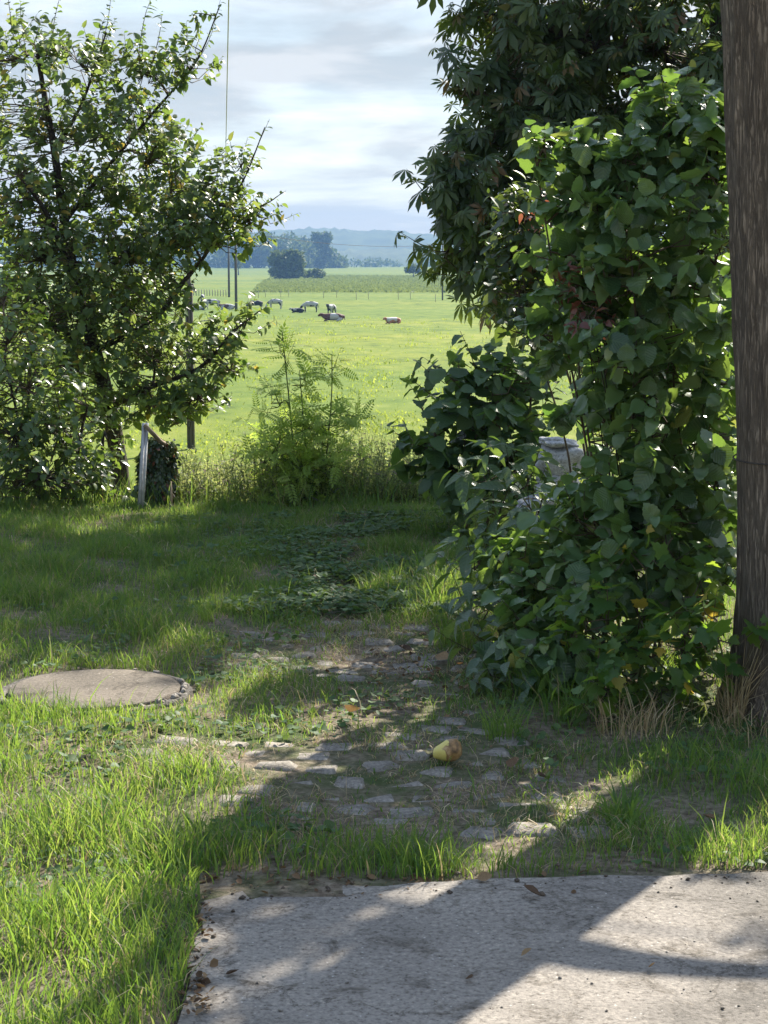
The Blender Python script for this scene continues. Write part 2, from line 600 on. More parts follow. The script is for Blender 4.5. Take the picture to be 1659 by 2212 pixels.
def limb(mb, pts, r0, r1, sides=8, k=6, wob=0.05):
    Q = curve_pts(pts, k)
    t = np.linspace(0, 1, len(Q))
    mb.tube(Q, r0 + (r1 - r0) * t ** 0.8, sides, wob=wob)
    return Q


def in_ellipsoid(n, fill=0.55):
    d = unit(RNG.normal(size=(n, 3)))
    r = RNG.random((n, 1)) ** fill
    return d * r


# ================================================================== THE SETTING
# ------------------------------------------------------------------ ground, one sheet to the hills
def ground_material():
    m, t, o = new_mat('ground')
    tcn = N(t, 'ShaderNodeTexCoord')
    sp = N(t, 'ShaderNodeSeparateXYZ')
    t.links.new(tcn.outputs['Object'], sp.inputs[0])
    n1 = N(t, 'ShaderNodeTexNoise', inp={'Scale': 2.2, 'Detail': 8.0, 'Roughness': 0.65})
    n2 = N(t, 'ShaderNodeTexNoise', inp={'Scale': 34.0, 'Detail': 6.0, 'Roughness': 0.7})
    for n in (n1, n2):
        t.links.new(tcn.outputs['Object'], n.inputs['Vector'])
    soil = ramp(t, [(0.3, (0.06, 0.045, 0.032)), (0.46, (0.15, 0.118, 0.084)), (0.64, (0.27, 0.222, 0.165))])
    t.links.new(n2.outputs['Fac'], soil.inputs[0])
    moss = ramp(t, [(0.43, (0, 0, 0)), (0.62, (0.9, 0.9, 0.9))])
    t.links.new(n1.outputs['Fac'], moss.inputs[0])
    mxa = N(t, 'ShaderNodeMix', data_type='RGBA', inp={'B': (0.055, 0.085, 0.026, 1)})
    t.links.new(moss.outputs[0], mxa.inputs['Factor'])
    t.links.new(soil.outputs[0], mxa.inputs['A'])
    # meadow beyond the bank
    mp = N(t, 'ShaderNodeMapping', inp={'Scale': (0.55, 0.26, 1)})
    t.links.new(tcn.outputs['Object'], mp.inputs['Vector'])
    f1 = N(t, 'ShaderNodeTexNoise', inp={'Scale': 1.0, 'Detail': 9.0, 'Roughness': 0.68})
    t.links.new(mp.outputs[0], f1.inputs['Vector'])
    fcol = ramp(t, [(0.32, (0.055, 0.085, 0.01)), (0.44, (0.11, 0.15, 0.016)), (0.58, (0.15, 0.18, 0.022)), (0.72, (0.22, 0.225, 0.05))])
    t.links.new(f1.outputs['Fac'], fcol.inputs[0])
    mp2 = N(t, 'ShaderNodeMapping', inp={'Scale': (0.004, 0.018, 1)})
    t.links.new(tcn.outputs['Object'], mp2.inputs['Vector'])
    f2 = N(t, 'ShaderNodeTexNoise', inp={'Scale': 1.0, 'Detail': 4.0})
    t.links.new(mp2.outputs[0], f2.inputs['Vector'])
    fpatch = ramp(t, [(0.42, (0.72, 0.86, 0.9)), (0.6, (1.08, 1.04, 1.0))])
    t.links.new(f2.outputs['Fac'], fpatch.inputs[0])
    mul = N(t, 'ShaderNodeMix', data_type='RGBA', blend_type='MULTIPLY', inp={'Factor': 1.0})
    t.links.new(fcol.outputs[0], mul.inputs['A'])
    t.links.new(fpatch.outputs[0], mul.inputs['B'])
    e = N(t, 'ShaderNodeMapRange', inp={1: 12.2, 2: 13.2, 3: 0.0, 4: 1.0})
    t.links.new(sp.outputs['Y'], e.inputs[0])
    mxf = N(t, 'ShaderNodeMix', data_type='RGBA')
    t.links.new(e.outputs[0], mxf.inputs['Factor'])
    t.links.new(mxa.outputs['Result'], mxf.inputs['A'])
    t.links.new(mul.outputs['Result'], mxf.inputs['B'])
    pr = N(t, 'ShaderNodeBsdfPrincipled', inp={'Roughness': 0.95, 'Specular IOR Level': 0.1})
    t.links.new(mxf.outputs['Result'], pr.inputs['Base Color'])
    b = N(t, 'ShaderNodeBump', inp={'Strength': 0.8, 'Distance': 0.02})
    t.links.new(n2.outputs['Fac'], b.inputs['Height'])
    t.links.new(b.outputs[0], pr.inputs['Normal'])
    t.links.new(pr.outputs[0], o.inputs['Surface'])
    return m


def geo(a, b, n):
    return a * (b / a) ** (np.arange(1, n + 1) / n)


xs = np.arange(-4, 4.001, 0.09)
xs = np.concatenate([-geo(4, 3300, 40)[::-1], xs, geo(4, 3300, 40)])
ys = np.concatenate([[-25, -18, -10, -5, -2], np.arange(0, 13, 0.09), 13 * np.ones(1), geo(13, 3300, 90)])
GX, GY = np.meshgrid(xs, ys)
GZ = gz(GX, GY)


def slab_inside(x, y):
    """under the concrete"""
    return (y < 4.58 + 0.03 * x) & (x > -0.46 + 0.10 * (y - 4.5)) & (y > -6)


GZ = np.where(slab_inside(GX + 0.1, GY - 0.0) & slab_inside(GX - 0.1, GY + 0.1), GZ - 0.09, GZ)
V = np.column_stack([GX.ravel(), GY.ravel(), GZ.ravel()])
nx, ny = len(xs), len(ys)
i = np.arange(ny - 1)[:, None] * nx + np.arange(nx - 1)[None]
Q = np.stack([i, i + 1, i + nx + 1, i + nx], -1).reshape(-1, 4)
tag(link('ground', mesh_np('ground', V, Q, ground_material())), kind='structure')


# ------------------------------------------------------------------ concrete at the front
def concrete_material(name, base, dark, light, speck=1.0, cracks=False):
    m, t, o = new_mat(name)
    tcn = N(t, 'ShaderNodeTexCoord')
    n1 = N(t, 'ShaderNodeTexNoise', inp={'Scale': 1.7, 'Detail': 8.0, 'Roughness': 0.62})
    n2 = N(t, 'ShaderNodeTexNoise', inp={'Scale': 70.0, 'Detail': 6.0, 'Roughness': 0.75})
    vo = N(t, 'ShaderNodeTexVoronoi', inp={'Scale': 62.0})
    for n in (n1, n2, vo):
        t.links.new(tcn.outputs['Object'], n.inputs['Vector'])
    c = ramp(t, [(0.32, dark), (0.5, base), (0.72, light)])
    t.links.new(n1.outputs['Fac'], c.inputs[0])
    f = ramp(t, [(0.34, (0.42, 0.4, 0.38)), (0.48, (0.95, 0.95, 0.95)), (0.56, (1.05, 1.05, 1.05)), (0.68, (1.6, 1.57, 1.5))])
    t.links.new(n2.outputs['Fac'], f.inputs[0])
    mu = N(t, 'ShaderNodeMix', data_type='RGBA', blend_type='MULTIPLY', inp={'Factor': 1.0})
    t.links.new(c.outputs[0], mu.inputs['A'])
    t.links.new(f.outputs[0], mu.inputs['B'])
    # pale grit and dark pits
    pale = ramp(t, [(0.0, (1, 1, 1)), (0.13, (1, 1, 1)), (0.2, (0, 0, 0))])
    t.links.new(vo.outputs['Distance'], pale.inputs[0])
    sel = N(t, 'ShaderNodeSeparateColor')
    t.links.new(vo.outputs['Color'], sel.inputs[0])
    gt = N(t, 'ShaderNodeMath', operation='GREATER_THAN', inp={1: 0.86})
    t.links.new(sel.outputs[0], gt.inputs[0])
    lt = N(t, 'ShaderNodeMath', operation='LESS_THAN', inp={1: 0.12})
    t.links.new(sel.outputs[0], lt.inputs[0])
    last = mu.outputs['Result']
    for g, col in ((gt, (0.55, 0.52, 0.47, 1)), (lt, (0.05, 0.045, 0.04, 1))):
        mm = N(t, 'ShaderNodeMath', operation='MULTIPLY')
        t.links.new(g.outputs[0], mm.inputs[0])
        t.links.new(pale.outputs[0], mm.inputs[1])
        m3 = N(t, 'ShaderNodeMath', operation='MULTIPLY', inp={1: 0.7 * speck})
        t.links.new(mm.outputs[0], m3.inputs[0])
        mx = N(t, 'ShaderNodeMix', data_type='RGBA', inp={'B': col})
        t.links.new(m3.outputs[0], mx.inputs['Factor'])
        t.links.new(last, mx.inputs['A'])
        last = mx.outputs['Result']
    if cracks:
        ns = N(t, 'ShaderNodeTexNoise', inp={'Scale': 6.5, 'Detail': 9.0, 'Roughness': 0.72, 'Distortion': 0.8})
        t.links.new(tcn.outputs['Object'], ns.inputs['Vector'])
        rs = ramp(t, [(0.36, (0.5, 0.48, 0.45)), (0.47, (1, 1, 1)), (0.62, (1, 1, 1)), (0.74, (1.35, 1.33, 1.3))])
        t.links.new(ns.outputs['Fac'], rs.inputs[0])
        ms = N(t, 'ShaderNodeMix', data_type='RGBA', blend_type='MULTIPLY', inp={'Factor': 1.0})
        t.links.new(last, ms.inputs['A'])
        t.links.new(rs.outputs[0], ms.inputs['B'])
        wv = N(t, 'ShaderNodeMix', data_type='RGBA', blend_type='ADD', inp={'Factor': 0.22})
        t.links.new(tcn.outputs['Object'], wv.inputs['A'])
        t.links.new(ns.outputs['Color'], wv.inputs['B'])
        vc = N(t, 'ShaderNodeTexVoronoi', feature='DISTANCE_TO_EDGE', inp={'Scale': 1.05})
        t.links.new(wv.outputs['Result'], vc.inputs['Vector'])
        rc = ramp(t, [(0.0, (0.32, 0.3, 0.27)), (0.006, (1, 1, 1))])
        t.links.new(vc.outputs['Distance'], rc.inputs[0])
        mc = N(t, 'ShaderNodeMix', data_type='RGBA', blend_type='MULTIPLY', inp={'Factor': 0.8})
        t.links.new(ms.outputs['Result'], mc.inputs['A'])
        t.links.new(rc.outputs[0], mc.inputs['B'])
        last = mc.outputs['Result']
    pr = N(t, 'ShaderNodeBsdfPrincipled', inp={'Roughness': 0.9, 'Specular IOR Level': 0.25})
    t.links.new(last, pr.inputs['Base Color'])
    b = N(t, 'ShaderNodeBump', inp={'Strength': 0.8, 'Distance': 0.006})
    t.links.new(n2.outputs['Fac'], b.inputs['Height'])
    t.links.new(b.outputs[0], pr.inputs['Normal'])
    t.links.new(pr.outputs[0], o.inputs['Surface'])
    return m


M_CONC = concrete_material('concrete', (0.25, 0.224, 0.19), (0.14, 0.126, 0.107), (0.33, 0.296, 0.25), cracks=True)
front = [onground(px, py)[:2] for px, py in ((438, 1958), (520, 1938), (640, 1932), (800, 1925), (1000, 1914), (1300, 1906), (1659, 1896), (2300, 1878), (3300, 1850))]
left = [onground(px, py)[:2] for px, py in ((436, 1990), (425, 2050), (408, 2110), (398, 2160), (388, 2212))] + [np.array([-0.52, 3.0]), np.array([-0.6, 0.0]), np.array([-0.7, -6.0])]


def wobble(P, amp, step=0.03):
    P = np.array(P)
    out = []
    for a, b in zip(P[:-1], P[1:]):
        n = max(1, int(np.linalg.norm(b - a) / step)) if np.linalg.norm(b - a) < 3 else 30
        for k in range(n):
            q = a + (b - a) * k / n
            out.append(q + amp * np.array([mnoise.noise((q[0] * 9, q[1] * 9, 1.3)), mnoise.noise((q[0] * 9, q[1] * 9, 7.7))]))
    out.append(P[-1])
    return np.array(out)


fr_, lf_ = wobble(front, 0.02), wobble(left, 0.02)
loop = np.concatenate([fr_[::-1], lf_, [[front[-1][0], -6.0]]])
import bmesh
bm = bmesh.new()
top = [bm.verts.new((x, y, 0.016)) for x, y in loop]
bot = [bm.verts.new((x, y, -0.12)) for x, y in loop]
bm.faces.new(top)
for a in range(len(loop)):
    b2 = (a + 1) % len(loop)
    bm.faces.new((top[a], bot[a], bot[b2], top[b2]))
bmesh.ops.recalc_face_normals(bm, faces=bm.faces)
me = bpy.data.meshes.new('concrete_pavement')
bm.to_mesh(me)
bm.free()
me.materials.append(M_CONC)
tag(link('pavement', me), kind='structure')


# ------------------------------------------------------------------ old cobbled path under the grass
def in_blob(px, py, c):
    return sum(np.exp(-(((px - x) / rx) ** 2 + ((py - y) / ry) ** 2)) * s for x, y, rx, ry, s in c)


BARE = [(740, 1420, 250, 34, .8), (900, 1385, 130, 34, .9), (930, 1440, 110, 40, .9), (880, 1650, 270, 70, .8), (660, 1725, 170, 40, .9), (1060, 1740, 220, 60, .8),
        (600, 1650, 170, 40, .55), (1250, 1800, 150, 50, .5), (330, 1640, 190, 30, .6), (740, 1330, 60, 40, .8), (730, 1240, 40, 60, .6), (480, 1378, 120, 16, .5),
        (1020, 1560, 90, 60, .5), (650, 1810, 60, 26, .5), (1050, 1600, 60, 50, .7), (745, 1190, 40, 60, .5)]


def bare(px, py):
    return in_blob(px, py, BARE)


M_COBBLE = concrete_material('cobble', (0.265, 0.24, 0.205), (0.12, 0.108, 0.085), (0.37, 0.345, 0.3), 0.5, cracks=True)
path = empty('path', (0, 6.3, 0), kind='structure')


def stone_mesh(name, sx, sy, sz, mat, seed, n=6, rough=0.12, sub=1):
    """rounded block with an uneven face"""
    rg = np.random.default_rng(seed)
    bm = bmesh.new()
    bmesh.ops.create_cube(bm, size=1.0)
    bmesh.ops.bevel(bm, geom=bm.edges[:] + bm.verts[:], offset=0.17, segments=sub, affect='EDGES', profile=0.6)
    for v in bm.verts:
        v.co += Vector(rg.normal(size=3)) * rough * 0.35
        v.co.x *= sx
        v.co.y *= sy
        v.co.z *= sz
    me = bpy.data.meshes.new(name)
    bm.to_mesh(me)
    bm.free()
    me.materials.append(mat)
    for p in me.polygons:
        p.use_smooth = True
    return me


cob = [stone_mesh('cobblestone', 0.155, 0.115, 0.08, M_COBBLE, s) for s in range(7)]
cand = []
row = 0
y = 4.72
while y < 9.2:
    x = -1.9 + (row % 2) * 0.08
    while x < 1.5:
        px, py, _ = project(np.array([x, y, 0.0]))
        b = float(bare(px, py))
        if b > 0.30 and px < 1420:
            cand.append((b + 0.1 * random.random(), x, y))
        x += 0.172
    y += 0.128
    row += 1
cand = sorted(cand, reverse=True)[:290]
for b, x, y in cand:
    o = link('cobblestone', random.choice(cob), path)
    x += random.gauss(0, .018)
    y += random.gauss(0, .013)
    o.location = (x, y - 6.3, float(gz(x, y)) - 0.04 + 0.0015 + random.gauss(0, 0.004))
    o.rotation_euler = (random.gauss(0, .025), random.gauss(0, .025), random.gauss(0, .2) + random.choice((0, math.pi)))
    o.scale = (random.uniform(.75, 1.05), random.uniform(.8, 1.1), 1)

# ------------------------------------------------------------------ far land
hill_m = surf_mat('hill_forest', [(0.35, (0.028, 0.05, 0.018)), (0.65, (0.07, 0.1, 0.035))], 0.02, 6, 0.95, 0.0, coord='Object')


def ridge(name, D, prof, depth, bump, bw, mat, seed):
    """hill whose skyline runs through prof [(px, py)...] at distance D"""
    pxs = np.array([p[0] for p in prof], float)
    pys = np.array([p[1] for p in prof], float)
    n = 420
    px = np.linspace(pxs[0], pxs[-1], n)
    py = np.interp(px, pxs, pys)
    topz = 1.6 + (568.0 - py) / FPX * D
    X = (px - PW / 2) / FPX * D
    rows, zr = [], []
    prof_t = [0, .1, .3, .6, 0.85, 1.0, 1.15, 1.6]
    prof_h = [0, .2, .5, .8, .95, 1.0, .9, .0]
    base = -5.0
    for r, (t, h) in enumerate(zip(prof_t, prof_h)):
        yy = D - depth * (1 - t)
        z = base + (topz - base) * h
        nz = np.array([mnoise.noise((x / bw, yy / bw, seed)) + 0.5 * mnoise.noise((x / bw * 2.7, yy / bw * 2.7, seed + 3)) for x in X])
        rows.append(np.column_stack([X * yy / D, np.full(n, yy), z + bump * np.abs(nz) * (h > 0.15)]))
    V = np.concatenate(rows)
    i = np.arange(len(prof_t) - 1)[:, None] * n + np.arange(n - 1)[None]
    Q = np.stack([i, i + 1, i + n + 1, i + n], -1).reshape(-1, 4)
    return tag(link(name, mesh_np(name, V, Q, mat)), kind='structure')


ridge('hills', 3000, [(-1500, 520), (-400, 505), (0, 512), (300, 518), (480, 515), (560, 503), (630, 499), (690, 496), (760, 503), (820, 501), (900, 508), (1000, 512), (1300, 515), (1800, 522), (3000, 530)],
      420, 9.0, 14.0, hill_m, 1.0)
ridge('hills', 2300, [(-1500, 560), (0, 552), (500, 548), (760, 545), (930, 540), (1200, 545), (3000, 560)], 200, 7.0, 12.0, hill_m, 5.0)

M_TRUNKFAR = surf_mat('far_trunk', [(0.3, (0.05, 0.04, 0.03)), (0.7, (0.1, 0.08, 0.06))], 3.0)
M_FARLEAF = leaf_mat('far_foliage', [(0.03, 0.05, 0.016), (0.055, 0.085, 0.024), (0.085, 0.115, 0.035)], [(0.12, 0.18, 0.03), (0.2, 0.24, 0.05)], 0.25, 0.7, 0.2, grain=0.3)


def far_crown(L, c, r, n, size):
    d = unit(RNG.normal(size=(n, 3)))
    P = np.asarray(c) + d * np.asarray(r) * (RNG.random((n, 1)) ** 0.33)
    L.add(P, RNG.normal(size=(n, 3)), d + RNG.normal(size=(n, 3)) * .6 + np.array([0, 0, .5]), size * (0.6 + 0.8 * RNG.random(n)))


def far_tree(name, px, base, D, blobs, label, cat, trunk=True, n=420, size=1.0, group=None):
    """blobs: (px, py, rx, ry) ellipses of the crown in the picture at distance D"""
    zb = float(gz((px - PW / 2) / FPX * D, D))
    b = at(px, base, D)
    b[2] = zb
    o = empty(name, b, label, cat, group)
    L = Leaves()
    k = D / FPX
    for bx, by, rx, ry in blobs:
        far_crown(L, at(bx, by, D), (rx * k, max(rx, ry) * k, ry * k), n, size)
    if trunk:
        mb = MB()
        top_ = at(blobs[0][0], blobs[0][1], D)
        limb(mb, [b - [0, 0, .3], b * .5 + top_ * .5, top_], 0.012 * D / 20 * .8, 0.05, 6, 3)
        for bx, by, rx, ry in blobs[1:]:
            limb(mb, [b * .5 + top_ * .5, at(bx, by, D)], 0.14, 0.04, 5, 2)
        mb.build('trunk', M_TRUNKFAR, o, b)
    L.build(o, SH_SMALL, M_FARLEAF, 'crown', 0)
    return o


far_tree('tree', 622, 600, 690, [(620, 565, 30, 22), (598, 560, 16, 15), (645, 568, 13, 24), (610, 588, 28, 12), (634, 590, 26, 10), (632, 552, 16, 11)],
         'broad dark tree standing alone in the crop field, left of the low bushes', 'tree', n=700, size=1.3)
far_tree('bush', 663, 600, 700, [(663, 593, 10, 8), (670, 590, 6, 6)], 'small low bush between the broad dark tree and the rounder bush', 'bush', False, 300, 0.8)
far_tree('bush', 688, 600, 690, [(688, 592, 16, 9), (684, 588, 10, 7)], 'low rounded dark bush beside the broad field tree', 'bush', False, 500, 0.8)
far_tree('tree', 893, 598, 760, [(893, 579, 16, 9), (884, 583, 10, 7), (902, 583, 9, 7)], 'small round lone tree in the middle of the far field', 'tree', True, 420, 0.9)
far_tree('tree', 695, 580, 1350, [(695, 520, 20, 18), (686, 512, 12, 10), (706, 514, 11, 12), (697, 550, 17, 24), (710, 545, 9, 14), (690, 570, 16, 10)],
         'tall poplar rising at the edge of the hazy wood', 'tree', True, 420, 2.2)
far_tree('tree', 515, 583, 900, [(514, 568, 9, 14)], 'small hazy tree just right of the slim utility pole', 'tree', True, 300, 1.0)

L = Leaves()
for k in range(300):
    px = random.uniform(60, 735) if k % 3 else random.uniform(480, 720)
    topy = np.interp(px, [60, 300, 480, 540, 575, 640, 700, 735], [520, 516, 517, 508, 503, 512, 528, 560])
    D = random.uniform(1420, 1620)
    py = random.uniform(topy + 8, 572)
    far_crown(L, at(px, py, D), (random.uniform(5, 9), 6, random.uniform(4, 7)), 80, 3.4)
wood = empty('forest', (0, 1500, -3), kind='stuff')
tag(wood, 'hazy blue wood behind the broad field tree', 'forest')
L.build(wood, SH_SMALL, M_FARLEAF, 'crown', 0)
L = Leaves()
for k in range(70):
    px = random.choice((random.uniform(760, 1010), random.uniform(960, 1150), random.uniform(-100, 500)))
    D = random.uniform(1750, 1950)
    py = random.uniform(563, 577)
    far_crown(L, at(px, py, D), (random.uniform(5, 10), 6, random.uniform(3, 5)), 60, 3.0)
wood = empty('treeline', (0, 1850, -3), kind='stuff')
tag(wood, 'pale blue line of trees at the foot of the hills', 'treeline')
L.build(wood, SH_SMALL, M_FARLEAF, 'crown', 0)

# crop field with its dark cut edge
crop_m = leaf_mat('crop', [(0.115, 0.15, 0.042), (0.125, 0.16, 0.045), (0.135, 0.168, 0.05)], [(0.25, 0.31, 0.08), (0.28, 0.33, 0.09)], 0.3, 0.7, 0.2, grain=0.2)
L = Leaves()
n = 42000
u = RNG.random(n)
Y = 380 * (900 / 380) ** u
pxl = np.interp(Y, [380, 420, 760], [548, 553, 585])
px = pxl + RNG.random(n) * (1300 - pxl)
Xc = (px - PW / 2) / FPX * Y
Y = Y - (px - 550) * 0.03 * Y / 400
Xc = (px - PW / 2) / FPX * Y
P = np.column_stack([Xc, Y, gz(Xc, Y) + 0.1])
L.add(P, np.column_stack([RNG.normal(size=n) * .5, RNG.normal(size=n) * .5, np.ones(n)]), RNG.normal(size=(n, 3)), 0.42 + 0.14 * RNG.random(n))
crop = empty('crops', (0, 500, FIELD))
tag(crop, 'strip of tall crop plants with a dark cut edge behind the pasture', 'crops', kind='stuff')
L.build(crop, SH_ROUND, crop_m, 'plants', 0)


# ------------------------------------------------------------------ grass
def blades(P, h, w, az, lean, mat, name, label=None, rnd=None, bendy=1.0, parent=None):
    n = len(P)
    t = np.array([0, 0.38, 0.74, 1.0])
    wid = np.array([0.75, 1.0, 0.65, 0.0])
    d = np.column_stack([np.cos(az), np.sin(az), np.zeros(n)])
    s = np.column_stack([-np.sin(az), np.cos(az), np.zeros(n)])
    tw = RNG.normal(size=n) * .7
    s = s * np.cos(tw)[:, None] + d * np.sin(tw)[:, None]
    out = lean[:, None] * (t[None] ** (1 + bendy))
    zz_ = t[None] * np.sqrt(np.clip(1 - (lean[:, None] * t[None] ** bendy) ** 2 * .75, .05, 1))
    C = P[:, None] + h[:, None, None] * (out[..., None] * d[:, None] + zz_[..., None] * np.array([0, 0, 1.0]))
    hw = (w[:, None] * wid[None] / 2)[..., None]
    Lf, Rt = C - s[:, None] * hw, C + s[:, None] * hw
    V = np.stack([Lf[:, 0], Rt[:, 0], Lf[:, 1], Rt[:, 1], Lf[:, 2], Rt[:, 2], C[:, 3]], 1).reshape(-1, 3)
    T0 = np.array([[0, 1, 3], [0, 3, 2], [2, 3, 5], [2, 5, 4], [4, 5, 6]])
    T = (T0[None] + (np.arange(n) * 7)[:, None, None]).reshape(-1, 3)
    r = np.repeat(RNG.random(n) if rnd is None else rnd, 7)
    o = link(name, mesh_np(name, V, T, mat, r), parent)
    if parent is None:
        tag(o, label, 'grass', kind='stuff')
    return o


M_GRASS = leaf_mat('lawn_grass', [(0.026, 0.08, 0.016), (0.043, 0.112, 0.023), (0.075, 0.152, 0.035)], [(0.18, 0.33, 0.035), (0.36, 0.46, 0.07)], 0.48, 0.5, 0.35,
                   odd=(0.30, 0.24, 0.12), odd_p=0.03, grain=3.0)
M_STRAW = leaf_mat('dry_grass', [(0.2, 0.14, 0.07), (0.34, 0.26, 0.14), (0.48, 0.4, 0.25)], [(0.35, 0.25, 0.12), (0.5, 0.4, 0.22)], 0.3, 0.6, 0.3, grain=3.0)
M_MEADOW = leaf_mat('meadow_grass', [(0.09, 0.14, 0.02), (0.14, 0.19, 0.03), (0.2, 0.23, 0.05)], [(0.3, 0.4, 0.04), (0.45, 0.5, 0.08)], 0.45, 0.6, 0.2, grain=0.2)


def nfield(x, y, s, seed):
    """cheap smooth noise 0..1 on arrays"""
    r = np.random.default_rng(seed)
    v = np.zeros_like(x)
    for k in range(7):
        a = r.random() * 6.28
        f = s * (0.6 + 1.6 * r.random())
        v += np.sin(f * (x * math.cos(a) + y * math.sin(a)) + r.random() * 6.28)
    return 0.5 + v / 7


def scatter(n, y0, y1, pad=0.35):
    u = RNG.random(n)
    y = np.sqrt(y0 * y0 + u * (y1 * y1 - y0 * y0))
    half = y * (PW / 2 / FPX) + pad
    x = (RNG.random(n) * 2 - 1) * half
    return x, y


LIDC = onground(205, 1503)


def lawn():
    x, y = scatter(330000, 3.4, 12.35)
    px, py, dep = project(np.column_stack([x, y, np.zeros_like(x)]))
    b = np.clip(bare(px, py), 0, 1.2)
    clump = nfield(x, y, 9.0, 3)
    fine = nfield(x, y, 31.0, 5)
    dens = np.clip(1.0 - 0.95 * b, 0.0, 1) * (0.35 + 0.9 * clump)
    dens += 0.6 * (fine > 0.5) * (b > 0.3)
    # thin where it is walked on, none on the lid and the concrete
    walked = in_blob(px, py, [(760, 1540, 330, 170, .55), (950, 1800, 400, 60, .25), (760, 1210, 200, 80, .25)])
    dens *= 1 - np.clip(walked, 0, .75)
    dens[(x - LIDC[0]) ** 2 + (y - LIDC[1]) ** 2 < (0.335 + 0.04 * (y > LIDC[1])) ** 2] = 0
    front_y = np.interp(px, [380, 438, 640, 1000, 1659], [2212, 1958, 1928, 1908, 1890])
    dens[(py > front_y - 12) & (px > 430)] = 0
    lx = np.interp(py, [1940, 2050, 2110, 2212], [430, 420, 400, 380])
    dens[(py > 1925) & (px > lx + 6 + 16 * (fine - .5))] = 0
    dens *= np.where((py > 1895) & (px > 430) & (px < 640), 0.15, 1)
    dens *= np.where((px > 1120) & (py < 1600) & (py > 1150), 0.4, 1)
    keep = RNG.random(len(x)) < dens * 0.74
    x, y, px, py, b, clump, walked = [a[keep] for a in (x, y, px, py, b, clump, walked)]
    n = len(x)
    lush = in_blob(px, py, [(150, 2000, 380, 330, 1.0), (850, 1850, 420, 45, .6), (960, 1300, 90, 110, 1.4), (820, 1260, 50, 40, .8), (1450, 1800, 160, 80, .7), (120, 1250, 420, 90, .25)])
    h = (0.034 + 0.05 * RNG.random(n) ** 2 + 0.055 * np.clip(lush, 0, 1.5) * (0.4 + 0.8 * RNG.random(n))) * (0.5 + 1.0 * clump)
    h *= 1 - 0.45 * np.clip(b + walked, 0, 1)
    h += 0.09 * (RNG.random(n) < 0.012)
    w = 0.0018 + 0.0022 * RNG.random(n) ** 1.5 + 0.003 * (RNG.random(n) < .06) + 0.0012 * np.clip(lush, 0, 1)
    lean = np.clip(0.25 + 0.5 * RNG.random(n) + 0.25 * (b > .4), 0, 1.0)
    az = RNG.random(n) * 6.28
    rnd = np.clip(RNG.random(n) * .94, 0, .94)
    dry = RNG.random(n) < (0.03 + 0.08 * nfield(x, y, 4.0, 51) ** 2 + 0.5 * np.clip(b + walked * .5, 0, 1))
    P = np.column_stack([x, y, gz(x, y) - 0.004])
    g = ~dry
    blades(P[g], h[g], w[g], az[g], lean[g], M_GRASS, 'grass', 'green lawn grass of the yard in front of the pasture', rnd[g])
    lean[dry] = np.clip(lean[dry] + .45, 0, 1.1)
    blades(P[dry], h[dry] * 1.1, w[dry] * .8, az[dry], lean[dry], M_STRAW, 'dry_grass', 'pale dry grass and straw lying on the trodden path')


lawn()

# meadow tufts
n = 60000
u = RNG.random(n)
y = 42 * (210 / 42) ** u
x = (RNG.random(n) * 2 - 1) * y * 0.23
h = (0.05 + 0.10 * RNG.random(n) ** 2) * (0.5 + nfield(x, y * .35, 1.1, 9)) * (y / 60) ** 0.35
keep = RNG.random(n) < 0.15 + 0.85 * (nfield(x, y * .3, .8, 11) > .52)
x, y, h = x[keep], y[keep], h[keep]
n = len(x)
blades(np.column_stack([x, y, gz(x, y) - .02]), h, h * 0.35 + 0.012, RNG.random(n) * 6.28, 0.2 + 0.6 * RNG.random(n), M_MEADOW, 'grass',
       'bright sunlit pasture grass where the cows graze')


# ================================================================== TREES AND SHRUBS
def joined(parts):
    V, T, n = [], [], 0
    for v, t in parts:
        V.append(v)
        T.append(t + n)
        n += len(v)
    return np.concatenate(V), np.concatenate(T)


def placed(shape, ang, off=(0, 0), s=1.0, tilt=0.0):
    V, T = shape
    c, si = math.cos(ang), math.sin(ang)
    x, y, z = V.T * s
    z = z - tilt * y
    return np.column_stack([c * x + si * y + off[0], -si * x + c * y + off[1], z]), T


_lf = leaf_shape([0, 0.09, 0.17, 0], 0.25, 0.25)
SH_CHESTNUT = joined([placed(_lf, math.radians(a), (0, 0.12), s, 0.25) for a, s in ((-105, .5), (-62, .72), (-22, .88), (20, .88), (60, .74), (103, .5))])
_pl = leaf_shape([0, 0.2, 0], 0.1, 0.1)
SH_PINNATE = joined([placed(_pl, math.radians(s * 62), (0, 0.18 + 0.125 * k), 0.27 - 0.012 * k, 0.1) for k in range(6) for s in (-1, 1)] + [placed(_pl, 0, (0, .86), .26)]
                    + [(np.array([[-.008, 0, 0], [.008, 0, 0], [.006, .9, -.05], [-.006, .9, -.05]]), np.array([[0, 1, 2], [0, 2, 3]]))])

M_BARK_BIG = bark_mat('rough_bark', (0.11, 0.088, 0.068), (0.36, 0.295, 0.225), 17.0, 1.5)
M_BARK = bark_mat('grey_bark', (0.03, 0.025, 0.02), (0.12, 0.1, 0.08), 10.0, 3.0)
M_TWIG = surf_mat('twig', [(0.3, (0.05, 0.038, 0.025)), (0.7, (0.13, 0.1, 0.07))], 20.0)
M_GREENTWIG = surf_mat('green_twig', [(0.3, (0.05, 0.08, 0.025)), (0.7, (0.12, 0.14, 0.05))], 20.0)

